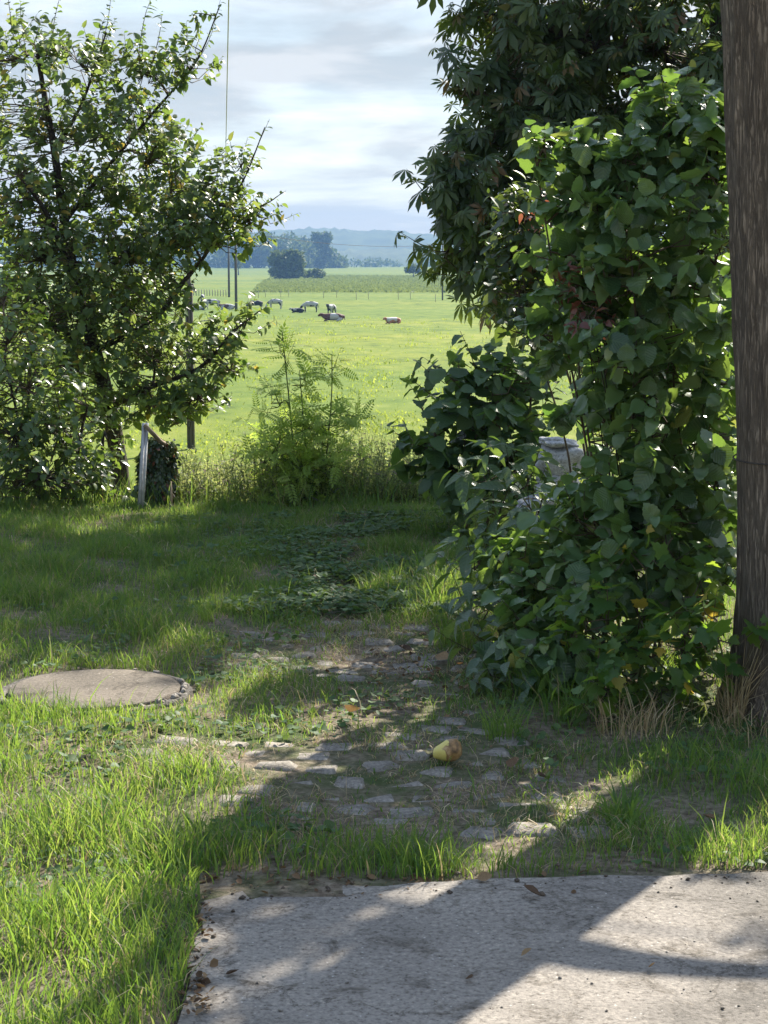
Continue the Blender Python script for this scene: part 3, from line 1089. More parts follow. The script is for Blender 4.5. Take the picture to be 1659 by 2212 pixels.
M_APPLE = leaf_mat('fruit_tree_leaf', [(0.04, 0.068, 0.024), (0.062, 0.1, 0.032), (0.095, 0.135, 0.045)], [(0.17, 0.28, 0.045), (0.3, 0.38, 0.075)], 0.4, 0.42, 0.5,
                   odd=(0.28, 0.22, 0.04), odd_p=0.03)
M_CHEST = leaf_mat('chestnut_leaf', [(0.026, 0.048, 0.02), (0.038, 0.066, 0.026), (0.056, 0.088, 0.032)], [(0.10, 0.17, 0.02), (0.2, 0.26, 0.04)], 0.33, 0.4, 0.5,
                   odd=(0.16, 0.1, 0.04), odd_p=0.03)
M_HAZEL = leaf_mat('hazel_leaf', [(0.022, 0.052, 0.024), (0.036, 0.074, 0.032), (0.066, 0.112, 0.042)], [(0.15, 0.29, 0.04), (0.34, 0.48, 0.07)], 0.33, 0.33, 0.65,
                   odd=(0.24, 0.24, 0.05), odd_p=0.015, grain=22.0, veins=0.5)
M_LIME = leaf_mat('broad_leaf', [(0.028, 0.06, 0.026), (0.042, 0.082, 0.034), (0.06, 0.105, 0.042)], [(0.14, 0.27, 0.03), (0.25, 0.38, 0.05)], 0.36, 0.45, 0.45, grain=20.0, veins=0.4)
M_ELDER = leaf_mat('lance_leaf', [(0.04, 0.075, 0.04), (0.055, 0.095, 0.05), (0.075, 0.115, 0.06)], [(0.16, 0.28, 0.03), (0.26, 0.36, 0.06)], 0.35, 0.38, 0.55, grain=20.0, veins=0.35)
M_MAPLE = leaf_mat('maple_leaf', [(0.03, 0.07, 0.02), (0.045, 0.095, 0.026), (0.075, 0.135, 0.034)], [(0.22, 0.42, 0.03), (0.4, 0.52, 0.05)], 0.45, 0.45, 0.4,
                   odd=(0.4, 0.3, 0.04), odd_p=0.06, grain=20.0)
M_RED = leaf_mat('red_leaf', [(0.08, 0.03, 0.02), (0.12, 0.04, 0.025), (0.17, 0.07, 0.035)], [(0.24, 0.07, 0.04), (0.34, 0.12, 0.06)], 0.35, 0.4, 0.5)
M_DOGW = leaf_mat('shrub_leaf', [(0.035, 0.065, 0.018), (0.055, 0.095, 0.025), (0.085, 0.13, 0.035)], [(0.18, 0.3, 0.03), (0.32, 0.42, 0.07)], 0.38, 0.3, 0.65)
M_IVY = leaf_mat('ivy_leaf', [(0.022, 0.04, 0.016), (0.034, 0.055, 0.02), (0.055, 0.08, 0.028)], [(0.06, 0.1, 0.02), (0.14, 0.18, 0.03)], 0.22, 0.35, 0.5,
                 odd=(0.14, 0.05, 0.02), odd_p=0.08)
M_SAP = leaf_mat('feathery_leaf', [(0.13, 0.2, 0.04), (0.17, 0.24, 0.05), (0.22, 0.28, 0.07)], [(0.45, 0.65, 0.08), (0.62, 0.74, 0.12)], 0.55, 0.5, 0.35)


def plant(name, label, cat, base, stems, clumps, shape, mat, size, m=7, slen=(0.2, 0.34), bark=None, twig=None, trunk_name='trunk', spread=0.9, droop=0.25,
          jit=0.5, singles=300, up=1.0, branch_r=0.012, twig_r=0.003, upward=0.6, group=None, fill=0.5, extra=(), tip_r=0.006):
    """stems: list of (points, r0, r1); clumps: (centre, radii(3), shoots)"""
    o = empty(name, base, label, cat, group)
    loc = np.asarray(base, float)
    mb, tb, L = MB(), MB(), Leaves()
    skel = []
    singles_mb = []
    for pts, r0, r1 in stems:
        if trunk_name == 'stem':
            mb = MB()
            singles_mb.append(mb)
        skel.append(limb(mb, pts, r0, r1, 9 if r0 > .03 else 5))
    for c, r, ns in clumps:
        c = np.asarray(c, float)
        r = np.asarray(r, float)
        K = np.concatenate(skel)
        # attach from a skeleton point below the clump where possible
        dd = np.linalg.norm(K - c, axis=1) + 0.6 * np.clip(K[:, 2] - c[2], 0, None)
        a = K[np.argmin(dd)]
        if np.linalg.norm(a - c) > 0.05:
            mid = (a + c) / 2 + RNG.normal(size=3) * 0.06 * np.linalg.norm(c - a) + np.array([0, 0, 0.05])
            skel.append(limb(tb, [a, mid, c], branch_r, branch_r * .5, 4, 4, 0))
        st = c + in_ellipsoid(ns, fill) * r
        K2 = np.concatenate(skel)
        ln = slen[0] + (slen[1] - slen[0]) * RNG.random(ns)
        ctr = c - np.array([0, 0, 0.35]) * r[2]
        dr = unit(st - ctr) + np.array([0, 0, upward]) + RNG.normal(size=(ns, 3)) * .35
        shoots(L, st, dr, ln, m, size, spread, droop, tb, twig_r, up, jit)
        for s in st:
            j = np.argmin(np.linalg.norm(K2 - s, axis=1) + 0.5 * np.clip(K2[:, 2] - s[2], 0, None))
            q = K2[j]
            tb.tube([q, (q + s) / 2 + RNG.normal(size=3) * .03, s], [twig_r * 1.7, twig_r * 1.4, twig_r], 3, cap=False)
    for pts, ms in extra:           # single shoots with leaves all along
        K = np.concatenate(skel)
        pts = [K[np.argmin(np.linalg.norm(K - pts[0], axis=1))]] + list(pts)
        Q = curve_pts(pts, 5)
        tb.tube(Q, np.linspace(twig_r * 1.6, twig_r * .5, len(Q)), 4, cap=False)
        D = unit(np.gradient(Q, axis=0))
        seg = np.linalg.norm(np.diff(Q, axis=0), axis=1).mean()
        shoots(L, Q[:-1], D[:-1], seg, ms, size * .9, spread, droop, None, up=up, jit=jit)
    if trunk_name == 'stem':
        for one in singles_mb:
            one.build('stem', bark or M_BARK, o, loc)
    else:
        mb.build(trunk_name, bark or M_BARK, o, loc)
    tag(tb.build('branches', twig or M_TWIG, o, loc), kind='stuff')
    L.build(o, shape, mat, 'crown', singles)
    return o


def C(px, py, rx, ry, Y, dy, n):
    k = Y / FPX
    return at(px, py, Y), (rx * k, dy, ry * k), n


def G(x, y, dz=0.0):
    return np.array([x, y, float(gz(x, y)) + dz])


# ---- leaning fruit tree on the left
YT = 14.6
b = at(262, 1100, YT)
b = G(b[0], b[1])
T1 = [b, at(256, 1000, YT), at(236, 880, YT), at(205, 760, YT), at(165, 620, YT + .1), at(140, 480, YT), at(118, 330, YT - .1), at(95, 200, YT), at(80, 110, YT)]
stems = [(T1, 0.085, 0.015),
         ([at(205, 760, YT), at(330, 690, YT - .3), at(400, 605, YT - .4), at(450, 540, YT - .3), at(485, 460, YT - .2), at(530, 380, YT - .1), at(572, 275, YT)], 0.027, 0.004),
         ([at(165, 620, YT), at(100, 460, YT - .5), at(40, 380, YT - .6)], 0.035, 0.008),
         ([at(140, 480, YT), at(225, 370, YT + .4), at(330, 245, YT + .3), at(425, 130, YT + .2), at(474, 15, YT + .1)], 0.022, 0.004),
         ([at(236, 880, YT), at(330, 835, YT - .5), at(430, 795, YT - .6), at(500, 720, YT - .6), at(565, 668, YT - .6)], 0.028, 0.005),
         ([at(118, 330, YT), at(180, 215, YT + .2), at(230, 70, YT)], 0.022, 0.005),
         ([at(165, 620, YT), at(260, 560, YT + .6), at(330, 480, YT + .8)], 0.03, 0.008),
         ([at(205, 760, YT), at(90, 690, YT - .6), at(-40, 640, YT - .8)], 0.03, 0.008),
         ([at(530, 455, YT - .1), at(575, 440, YT), at(612, 415, YT)], 0.008, 0.003)]
cl = [C(50, 130, 90, 90, YT, .5, 40), C(185, 150, 100, 90, YT, .5, 60), C(310, 160, 100, 60, YT + .2, .4, 45), C(410, 140, 40, 50, YT + .2, .2, 16),
      C(100, 300, 140, 110, YT, .7, 95), C(260, 260, 100, 80, YT + .2, .6, 60), C(320, 350, 90, 70, YT + .3, .5, 50), C(370, 290, 35, 40, YT + .2, .2, 12),
      C(60, 440, 120, 90, YT - .3, .6, 75), C(240, 430, 120, 70, YT + .4, .6, 75), C(370, 410, 40, 60, YT, .4, 20), C(410, 470, 80, 45, YT - .2, .4, 40),
      C(490, 430, 55, 60, YT - .2, .2, 18), C(535, 490, 45, 35, YT, .2, 12),
      C(90, 560, 130, 80, YT - .4, .7, 75), C(270, 560, 120, 80, YT, .7, 80), C(400, 530, 80, 40, YT - .4, .4, 42), C(470, 530, 40, 35, YT - .3, .3, 14),
      C(80, 680, 120, 80, YT - .5, .7, 70), C(270, 680, 110, 80, YT - .1, .7, 70), C(370, 640, 40, 60, YT - .4, .3, 18),
      C(330, 780, 100, 75, YT - .4, .5, 60), C(150, 790, 110, 80, YT - .4, .6, 60), C(450, 770, 55, 60, YT - .6, .3, 26), C(430, 860, 50, 40, YT - .6, .3, 24), C(395, 905, 45, 25, YT - .6, .3, 18), C(330, 870, 90, 45, YT - .5, .4, 34),
      C(180, 900, 110, 70, YT - .3, .5, 50), C(530, 710, 30, 30, YT - .6, .2, 8), C(500, 800, 30, 30, YT - .6, .2, 7), C(-60, 400, 100, 250, YT, .8, 70), C(-60, 150, 80, 120, YT, .6, 30)]
ex = [([at(480, 450, YT), at(535, 360, YT), at(582, 258, YT)], 2), ([at(560, 450, YT), at(618, 412, YT)], 2), ([at(400, 170, YT + .2), at(450, 90, YT + .1), at(476, 0, YT)], 3),
      ([at(215, 120, YT), at(232, 50, YT), at(240, -10, YT)], 2), ([at(330, 130, YT), at(345, 70, YT), at(350, 30, YT)], 2), ([at(110, 90, YT), at(118, 40, YT), at(130, -10, YT)], 2),
      ([at(30, 80, YT), at(22, 30, YT), at(16, -20, YT)], 2), ([at(500, 740, YT - .6), at(540, 690, YT - .6), at(578, 660, YT - .6)], 3), ([at(480, 800, YT - .6), at(530, 790, YT - .6), at(556, 800, YT - .6)], 3),
      ([at(420, 30, YT), at(428, 60, YT), at(400, 130, YT)], 2), ([at(300, 120, YT), at(312, 40, YT), at(325, 0, YT)], 2), ([at(345, 310, YT), at(400, 300, YT), at(412, 330, YT)], 2)]
cl = [(c_, r_, int(n_ * (0.95 if c_[2] > 2.3 else 1.4))) for c_, r_, n_ in cl]
cl += [C(520, 360, 30, 50, YT, .15, 8), C(560, 470, 40, 30, YT, .2, 9), C(450, 400, 40, 50, YT - .1, .2, 14), C(520, 530, 40, 30, YT - .2, .2, 10), C(60, 700, 160, 160, YT + .3, .5, 70), C(250, 640, 130, 160, YT + .4, .4, 70)]
plant('fruit_tree', 'leaning fruit tree with small leaves on the left of the yard', 'tree', b, stems, cl, SH_APPLE, M_APPLE, 0.084, 9, (0.12, 0.27), droop=0.35, singles=300,
      extra=ex, fill=0.6)

# ---- glossy shrub below it at the left edge
YS = 12.3
b = G(*at(90, 1100, YS)[:2])
sb = [G(at(p, 1100, YS)[0], YS + dy) for p, dy in ((-60, 0), (20, .2), (90, 0), (150, .15), (200, .3))]
stems = [([s, s + np.array([dx, -.1, .5]), s + np.array([dx * 1.8, -.2, h])], 0.018, 0.006) for s, dx, h in zip(sb, (-.05, .1, -.1, .08, .05), (1.2, 1.1, 1.0, .7, .5))]
cl = [C(20, 740, 70, 60, YS - .2, .3, 24), C(60, 840, 100, 70, YS - .2, .4, 50), C(30, 940, 90, 70, YS - .3, .4, 55), C(130, 940, 80, 70, YS - .2, .4, 45), C(90, 1030, 130, 60, YS - .3, .35, 70),
      C(200, 1040, 50, 55, YS, .3, 28), C(-60, 900, 80, 160, YS, .4, 45), C(10, 650, 60, 60, YS, .3, 14), C(250, 1070, 50, 30, YS, .2, 12)]
plant('shrub', 'bushy shrub with shiny sunlit leaves under the leaning fruit tree', 'shrub', b, stems, cl, SH_APPLE, M_DOGW, 0.082, 8, (0.14, 0.26), droop=0.3, jit=.35, trunk_name='stem', branch_r=.008)

# ---- chestnut at the back right
YC = 14.3
b = G(2.62, YC + .3)
stems = [([b, b + [.03, 0, 1.5], b + [-.03, 0, 3.2], b + [-.2, 0, 5.6]], 0.12, 0.03),
         ([b + [0, 0, 1.9], at(1330, 330, YC), at(1150, 280, YC - .3), at(1010, 190, YC - .3)], 0.05, 0.01),
         ([b + [0, 0, 1.5], at(1300, 480, YC - .2), at(1120, 440, YC - .4), at(990, 420, YC - .4)], 0.05, 0.01),
         ([b + [0, 0, 2.4], at(1350, 150, YC), at(1180, 60, YC), at(1060, 30, YC)], 0.05, 0.01),
         ([b + [0, 0, 2.9], b + [1.0, .5, 4.2], b + [1.9, .8, 5.0]], 0.05, 0.015),
         ([b + [0, 0, 3.0], b + [-1.0, .3, 4.3], b + [-1.9, .2, 5.0]], 0.05, 0.015),
         ([b + [0, 0, 2.6], b + [.2, 1.4, 3.8], b + [0, 2.2, 4.8]], 0.05, 0.015)]
cl = [C(1110, 60, 100, 80, YC, .7, 45), C(1240, 110, 140, 120, YC + .2, 1.0, 75), C(1420, 110, 130, 150, YC, 1.0, 85), C(1060, 165, 75, 40, YC - .3, .4, 18), C(1010, 190, 40, 22, YC - .3, .2, 7),
      C(1120, 240, 90, 60, YC - .1, .7, 36), C(1250, 290, 160, 110, YC, .9, 75), C(1440, 330, 130, 150, YC, .9, 75), C(1060, 310, 70, 40, YC - .2, .5, 22), C(1010, 380, 60, 45, YC - .4, .5, 22),
      C(985, 450, 55, 60, YC - .4, .5, 22), C(970, 540, 40, 45, YC - .5, .4, 13), C(1040, 500, 70, 70, YC - .3, .6, 24), C(1120, 420, 80, 90, YC - .2, .7, 32), C(1040, 590, 60, 32, YC - .4, .4, 13), C(1150, 560, 90, 80, YC, .6, 28),
      C(1280, 480, 110, 110, YC, .7, 40), C(1440, 540, 120, 110, YC, .7, 40), C(1100, 660, 60, 40, YC - .2, .4, 10), C(1560, 250, 90, 300, YC + .4, .9, 70), C(1720, 200, 120, 300, YC, 1.0, 70),
      (b + np.array([-1.3, 0, 4.4]), (1.0, 1.1, .75), 90), (b + np.array([0, .2, 4.9]), (1.2, 1.2, .9), 110), (b + np.array([1.3, 0.3, 4.5]), (1.0, 1.1, .9), 80),
      (G(.55, YC, 5.05), (.6, .8, .5), 105), (G(1.2, YC + .2, 4.8), (.8, .9, .6), 120), (G(.5, 16.8, 6.4), (1.0, .9, .7), 80), (G(1.6, 17.0, 6.4), (1.1, 1.0, .9), 90), (G(2.8, 17.0, 6.0), (1.1, 1.0, 1.0), 80), (G(-.3, 16.8, 7.0), (.7, .8, .5), 55), (G(.7, YC + .2, 5.7), (.9, .8, .45), 120), (G(1.9, YC + .2, 6.0), (.9, .8, .5), 110), (G(3.1, YC + .2, 6.1), (.9, .8, .5), 70),  # unseen high clumps, added to throw shade over the far lawn
      (b + np.array([-.7, 1.6, 4.4]), (1.1, .9, .9), 80), (b + np.array([.9, 1.7, 4.3]), (1.1, .9, .9), 70)]
plant('chestnut_tree', 'dark dense chestnut tree with drooping fingered leaves behind the hazel', 'tree', b, stems, cl, SH_CHESTNUT, M_CHEST, 0.18, 5, (0.16, 0.34), droop=0.75, jit=.4, upward=.15,
      branch_r=.02, twig_r=.005, fill=.55)

# ---- big trunk at the right edge
YB = 6.55
cx0 = at(1588, 1540, YB)[0] + 0.26
base = G(cx0, YB)
tree = empty('tree', base, 'thick rough-barked tree trunk cut off by the right edge, wire tied round it', 'tree')
rows, cols = 150, 64
zt = np.concatenate([np.linspace(-0.1, 4.2, rows - 10), np.linspace(4.25, 6.0, 10)])
V = []
for z in zt:
    cx = -0.19 * z / 3.2 + 0.012 * math.sin(z * 2)
    r = 0.235 - 0.012 * max(z, 0) + 0.075 * math.exp(-max(z, 0) / 0.16)
    for j in range(cols):
        a = j / cols * 2 * math.pi
        p = Vector((math.cos(a) * 4.2, math.sin(a) * 4.2, z * 3.0))
        ridge_ = abs(mnoise.noise((p.x * 1.35, p.y * 1.35, p.z * .55))) + 0.5 * abs(mnoise.noise((p.x * 3.1, p.y * 3.1, p.z * 1.6)))
        rr = r * (1 + 0.06 * mnoise.noise((math.cos(a) * 1.2, math.sin(a) * 1.2, z * .8))) + 0.012 - 0.020 * ridge_ + 0.02 * math.exp(-max(z, 0) / .2) * math.sin(a * 5 + 1)
        V.append((cx + rr * math.cos(a), rr * math.sin(a), z))
i = np.arange(rows - 1)[:, None] * cols
j = np.arange(cols)[None]
Q = np.stack([i + j, i + (j + 1) % cols, i + cols + (j + 1) % cols, i + cols + j], -1).reshape(-1, 4)
link('trunk', mesh_np('trunk', np.array(V), Q, M_BARK_BIG), tree)
mb = MB()
tip = base + np.array([-.35, 0, 5.9])
lim = [[tip, tip + [-.6, .9, .8], tip + [-1.0, 1.6, 1.6]], [tip - [0, 0, 1.0], tip + [.9, 1.1, -.2], tip + [1.5, 2.2, .4]], [tip, tip + [.5, -.8, 1.0], tip + [.8, -1.5, 2.0]], [tip - [0, 0, .6], tip + [-.9, -.6, .3], tip + [-1.8, -1.0, .9]]]
sk = [limb(mb, p, 0.08, 0.03, 7) for p in lim]
mb.build('limbs', M_BARK, tree, base)
mb = MB()
limb(mb, [(1.5, 6.6, 2.12), (1.9, 6.62, 2.27), (2.3, 6.66, 2.36)], .075, .03, 8)  # unseen limb stub, added to cast the wedge of shade on the concrete
mb.build('limb', M_BARK, tree, base)
L, tb = Leaves(), MB()
for s in sk:
    for k in (10, len(s) - 1):
        st = s[k] + in_ellipsoid(55) * np.array([.8, .8, .6])
        shoots(L, st, RNG.normal(size=(55, 3)) + [0, 0, .4], np.full(55, .3), 7, 0.1, twig=tb)
        for q in st:
            tb.tube([s[k], q], [.008, .004], 3, cap=False)
lo_ = tip - [0, 0, 1.9]  # unseen low limb and leaf clumps, placed to shade the concrete
l2 = limb(mb2 := MB(), [lo_, lo_ + [.3, 1.0, .1], lo_ + [.55, 2.0, -.15], lo_ + [.6, 2.8, -.2]], 0.05, 0.015, 7)
mb2.build('limb', M_BARK, tree, base)
for c_, r_, n_ in (((1.88, 8.2, 3.6), (.3, .45, .3), 22), ((2.3, 8.5, 3.8), (.35, .5, .3), 26), ((2.3, 9.4, 4.5), (.45, .5, .4), 40), ((3.5, 8.9, 4.2), (.3, .4, .4), 20)):
    c_ = np.array(c_)
    q = l2[np.argmin(np.linalg.norm(l2 - c_, axis=1))]
    tb.tube([q, c_], [.014, .008], 4)
    st = c_ + in_ellipsoid(n_) * np.array(r_)
    shoots(L, st, RNG.normal(size=(n_, 3)) + [0, 0, .2], np.full(n_, .26), 7, 0.1, twig=tb)
    for p_ in st:
        tb.tube([c_, p_], [.006, .003], 3, cap=False)
tag(tb.build('branches', M_TWIG, tree, base), kind='stuff')
L.build(tree, SH_ROUND, M_LIME, 'crown', 0)
mb = MB()
zw = at(1595, 985, YB)[2]
cxw = base[0] - 0.19 * zw / 3.2
a = np.linspace(0, 2 * math.pi, 40)
rr = 0.232
mb.tube(np.column_stack([cxw + rr * np.cos(a), YB + rr * np.sin(a), zw + 0.012 * np.sin(a * 1.0 + 1)]), 0.0028, 5)
mb.tube([[cxw + .02, YB - rr - .001, zw - 0.006], [cxw + .3, YB - .12, zw + .0], [cxw + 1.6, YB + .3, zw + .03]], 0.0028, 5)
tag(mb.build('wire', surf_mat('old_wire', [(0.3, (0.03, 0.028, 0.026)), (0.7, (0.09, 0.08, 0.07))], 30.0)), 'thin dark wire tied round the thick trunk', 'wire')

# ---- hazel in front of it
YH = 7.2
hb = [G(x, y) for x, y in ((.84, 7.3), (.9, 7.5), (.98, 6.95), (1.08, 7.3), (1.2, 7.0), (.85, 7.7), (1.12, 7.8))]
tops = [at(1150, 300, YH), at(1240, 320, YH + .3), at(1350, 330, YH - .1), at(1450, 200, YH + .2), at(1550, 260, YH), at(1230, 560, YH + .4), at(1520, 330, YH + .6)]
stems = []
for s, t_ in zip(hb, tops):
    stems.append(([s, s * .7 + t_ * .3 + [0.07, .05, .1], s * .35 + t_ * .65 + [0.02, 0, .08], t_], 0.007, 0.003))
cl = [C(1440, 250, 50, 40, YH + .1, .2, 12), C(1530, 300, 45, 45, YH, .2, 12), C(1180, 340, 18, 18, YH, .1, 3), C(1265, 360, 35, 30, YH + .1, .2, 9), C(1330, 370, 40, 35, YH, .2, 9), C(1430, 390, 70, 60, YH + .1, .3, 26),
      C(1530, 430, 50, 70, YH, .3, 22), C(1275, 455, 35, 45, YH + .1, .3, 14), C(1340, 480, 70, 60, YH, .35, 28), C(1235, 570, 40, 35, YH + .2, .3, 13), C(1480, 560, 80, 80, YH, .35, 32),
      C(1340, 620, 90, 70, YH, .35, 34), C(1245, 690, 60, 40, YH + .2, .3, 17), C(1490, 700, 80, 80, YH, .35, 32), C(1320, 760, 90, 70, YH - .1, .35, 34), C(1480, 840, 80, 80, YH, .35, 30),
      C(1290, 850, 45, 60, YH + .2, .3, 17), C(1370, 900, 80, 80, YH, .35, 30), C(1500, 980, 70, 80, YH, .35, 26), C(1360, 1030, 70, 60, YH, .35, 22), C(1430, 1110, 90, 70, YH - .1, .35, 30), C(1310, 1150, 80, 70, YH - .1, .3, 26),
      C(1530, 1130, 50, 80, YH, .3, 18), C(1420, 1240, 110, 70, YH - .2, .3, 34), C(1270, 1280, 110, 60, YH - .2, .3, 34), C(1530, 1270, 50, 60, YH - .1, .25, 16), C(1180, 1360, 80, 60, YH - .2, .25, 24), C(1130, 1240, 60, 60, YH + .1, .25, 16), C(1240, 1430, 110, 50, YH - .4, .25, 26),
      C(1500, 640, 80, 120, YH + .9, .3, 14), C(1350, 680, 120, 120, YH + .8, .3, 16), C(1500, 880, 80, 130, YH + .8, .3, 20), C(1350, 950, 100, 100, YH + .8, .3, 20), C(1400, 1150, 100, 80, YH + .6, .3, 18), C(1230, 1180, 70, 70, YH + .4, .25, 16)]
cl += [(np.array([x_, y_, z_]), (.35, .4, .4), 26) for x_, y_, z_ in ((1.9, 7.9, .6), (1.9, 8.0, 1.4), (2.5, 8.2, 1.0), (2.55, 8.2, 1.9), (2.5, 8.3, 2.7), (3.1, 8.4, 1.5), (3.1, 8.4, 2.4))]  # unseen clumps and stems right of the trunk, added to shade the grass
stems += [([G(2.2, 8.0), np.array([2.15, 8.1, 1.4]), np.array([2.1, 8.2, 2.9])], .012, .005), ([G(2.8, 8.2), np.array([2.8, 8.2, 1.4]), np.array([2.9, 8.3, 2.7])], .012, .005)]
plant('hazel_bush', 'tall hazel bush with big round toothed leaves beside the thick trunk', 'shrub', hb[2], stems, cl, SH_HAZELS, M_HAZEL, 0.096, 6, (0.1, 0.2), trunk_name='stem', droop=0.45, jit=.62, singles=300, bark=M_TWIG,
      branch_r=.005, twig_r=.0026, up=1.0, spread=1.0,
      extra=[([at(a_, b_, Y_), at(.5 * a_ + .5 * c_ + 8, .5 * b_ + .5 * d_, Y_), at(c_, d_, Y_)], 2) for a_, b_, c_, d_, Y_ in
             ((1170, 370, 1140, 268, YH), (1250, 380, 1252, 275, YH), (1330, 400, 1345, 305, YH - .1), (1430, 290, 1428, 165, YH), (1450, 300, 1490, 175, YH), (1540, 330, 1560, 235, YH), (1250, 470, 1150, 425, YH), (1240, 580, 1110, 540, YH), (1260, 620, 1150, 630, YH - .1), (1350, 380, 1385, 255, YH), (1400, 380, 1395, 235, YH), (1280, 380, 1205, 290, YH), (1520, 320, 1530, 195, YH),
              (1190, 700, 1120, 690, YH), (1200, 760, 1170, 800, YH), (1230, 890, 1190, 905, YH), (1130, 1260, 1060, 1200, YH), (1150, 1400, 1060, 1420, YH - .2), (1500, 340, 1510, 240, YH + .1))])

# ---- second bush, darker, behind and to the left
YL = 10.7
hb = [G(x, y) for x, y in ((.62, 10.8), (.72, 10.6), (.85, 10.9), (.5, 10.7))]
tops = [at(990, 790, YL), at(1060, 780, YL), at(1150, 760, YL + .3), at(910, 880, YL)]
stems = [([s, s * .6 + t_ * .4 + [0, 0, .1], t_], 0.014, 0.005) for s, t_ in zip(hb, tops)]
cl = [C(1010, 830, 50, 30, YL, .3, 8), C(1090, 830, 70, 50, YL, .3, 16), C(960, 890, 60, 35, YL, .3, 11), C(1050, 910, 80, 50, YL, .35, 20), C(1140, 900, 60, 70, YL + .2, .3, 16), C(920, 965, 55, 28, YL, .3, 9),
      C(1010, 990, 80, 50, YL, .35, 22), C(1110, 1000, 70, 50, YL, .35, 20), C(960, 1050, 50, 40, YL, .3, 12), C(1060, 1070, 90, 40, YL, .35, 22), C(1150, 1060, 60, 50, YL + .2, .3, 14), C(1180, 760, 40, 60, YL + .3, .3, 9), C(1180, 680, 40, 60, YL + .4, .3, 8)]
ex = [([at(1030, 830, YL), at(1020, 775, YL), at(994, 715, YL)], 1), ([at(960, 880, YL), at(915, 840, YL), at(880, 815, YL)], 1), ([at(940, 970, YL), at(890, 960, YL), at(850, 965, YL)], 1), ([at(930, 1010, YL), at(880, 1005, YL), at(862, 1010, YL)], 1)]
plant('hazel_bush', 'dark low bush with broad round leaves standing against the bright pasture', 'shrub', hb[0], stems, cl, SH_HAZELS, M_LIME, 0.125, 5, (0.14, 0.26), trunk_name='stem', droop=0.3, jit=.45, singles=300, bark=M_TWIG,
      branch_r=.008, twig_r=.003, extra=ex, spread=1.0)

# ---- shoots with long pointed leaves along the left foot of the hazel
YE = 7.6
sp = [(1055, 1040, 8.4), (1120, 1060, 8.2), (1070, 1130, 8.0), (1035, 1220, 7.8), (1130, 1180, 7.8), (1060, 1310, 7.5), (1140, 1290, 7.4), (1180, 1380, 7.2), (1090, 1400, 7.2), (1210, 1230, 7.6), (1200, 1450, 6.9), (1100, 1480, 6.9), (1150, 1540, 6.7), (1075, 1230, 7.7), (1160, 1120, 8.0), (1110, 1340, 7.4)]
stems, cl = [], []
for px, py, Y in sp:
    t_ = at(px, py, Y)
    s = G(t_[0] + 0.16 + .1 * random.random(), Y + .1)
    stems.append(([s, (s * .5 + t_ * .5) + [0.05, 0, .05], t_], 0.007, 0.003))
    cl.append((t_, (.14, .12, .13), 9))
plant('elder_shoots', 'low shoots with long pointed bluish leaves at the left foot of the hazel', 'shrub', G(.75, 7.6), stems, cl, SH_LANCE, M_ELDER, 0.135, 5, (0.08, 0.2), trunk_name='stem', droop=0.55, jit=.3, singles=220, bark=M_GREENTWIG,
      branch_r=.004, twig_r=.0022, spread=1.05)

# ---- maple seedlings low by the trunk
YM = 6.75
sp = [(1395, 1230, 6.7), (1440, 1180, 6.75), (1480, 1290, 6.6), (1380, 1330, 6.6), (1310, 1340, 6.6), (1550, 1370, 6.3), (1480, 1400, 6.45), (1410, 1420, 6.45), (1330, 1440, 6.5), (1290, 1480, 6.4), (1250, 1400, 6.6), (1545, 1450, 6.4), (1300, 1560, 6.3), (1450, 1490, 6.45)]
stems, cl = [], []
for px, py, Y in sp:
    t_ = at(px, py, Y)
    s = G(t_[0] + random.gauss(0, .05), Y + .12)
    stems.append(([s, (s * .5 + t_ * .5) + [0.02, 0, .02], t_], 0.006, 0.003))
    cl.append((t_, (.12, .1, .09), 6))
plant('maple_seedling', 'low maple seedlings with lobed leaves at the foot of the thick trunk', 'shrub', G(1.05, 6.7), stems, cl, SH_MAPLE, M_MAPLE, 0.088, 5, (0.06, 0.14), trunk_name='stem', droop=0.35, jit=.5, singles=300, bark=M_GREENTWIG,
      branch_r=.004, twig_r=.002, spread=1.1, up=.8)

# ---- darker shrub filling the gap between hazel and chestnut
YD = 8.7
sd4 = [G(x_, YD + dy) for x_, dy in ((1.0, 0), (1.12, .15), (.92, .2))]
tp = [at(1110, 440, YD), at(1190, 430, YD + .1), at(1120, 640, YD)]
stems = [([s_, s_ * .6 + t_ * .4 + [.08, 0, .1], t_], 0.009, 0.003) for s_, t_ in zip(sd4, tp)]
cl = [C(1120, 470, 45, 45, YD, .2, 22), C(1190, 470, 45, 45, YD, .2, 20), C(1110, 550, 45, 50, YD, .2, 24), C(1180, 560, 50, 50, YD, .2, 24), C(1130, 640, 45, 45, YD, .2, 22), C(1190, 660, 45, 50, YD, .2, 20), C(1120, 700, 30, 25, YD, .15, 10),
      C(1190, 740, 35, 40, YD, .2, 14), C(1260, 700, 60, 100, YD, .25, 26), C(1300, 560, 60, 100, YD, .25, 26)]
plant('dogwood', 'dark small-leaved shrub squeezed between the hazel and the chestnut', 'shrub', sd4[0], stems, cl, SH_APPLE, M_CHEST, 0.082, 7, (0.08, 0.17), trunk_name='stem', droop=0.45, jit=.5, singles=260, bark=M_TWIG, branch_r=.005,
      twig_r=.0025)

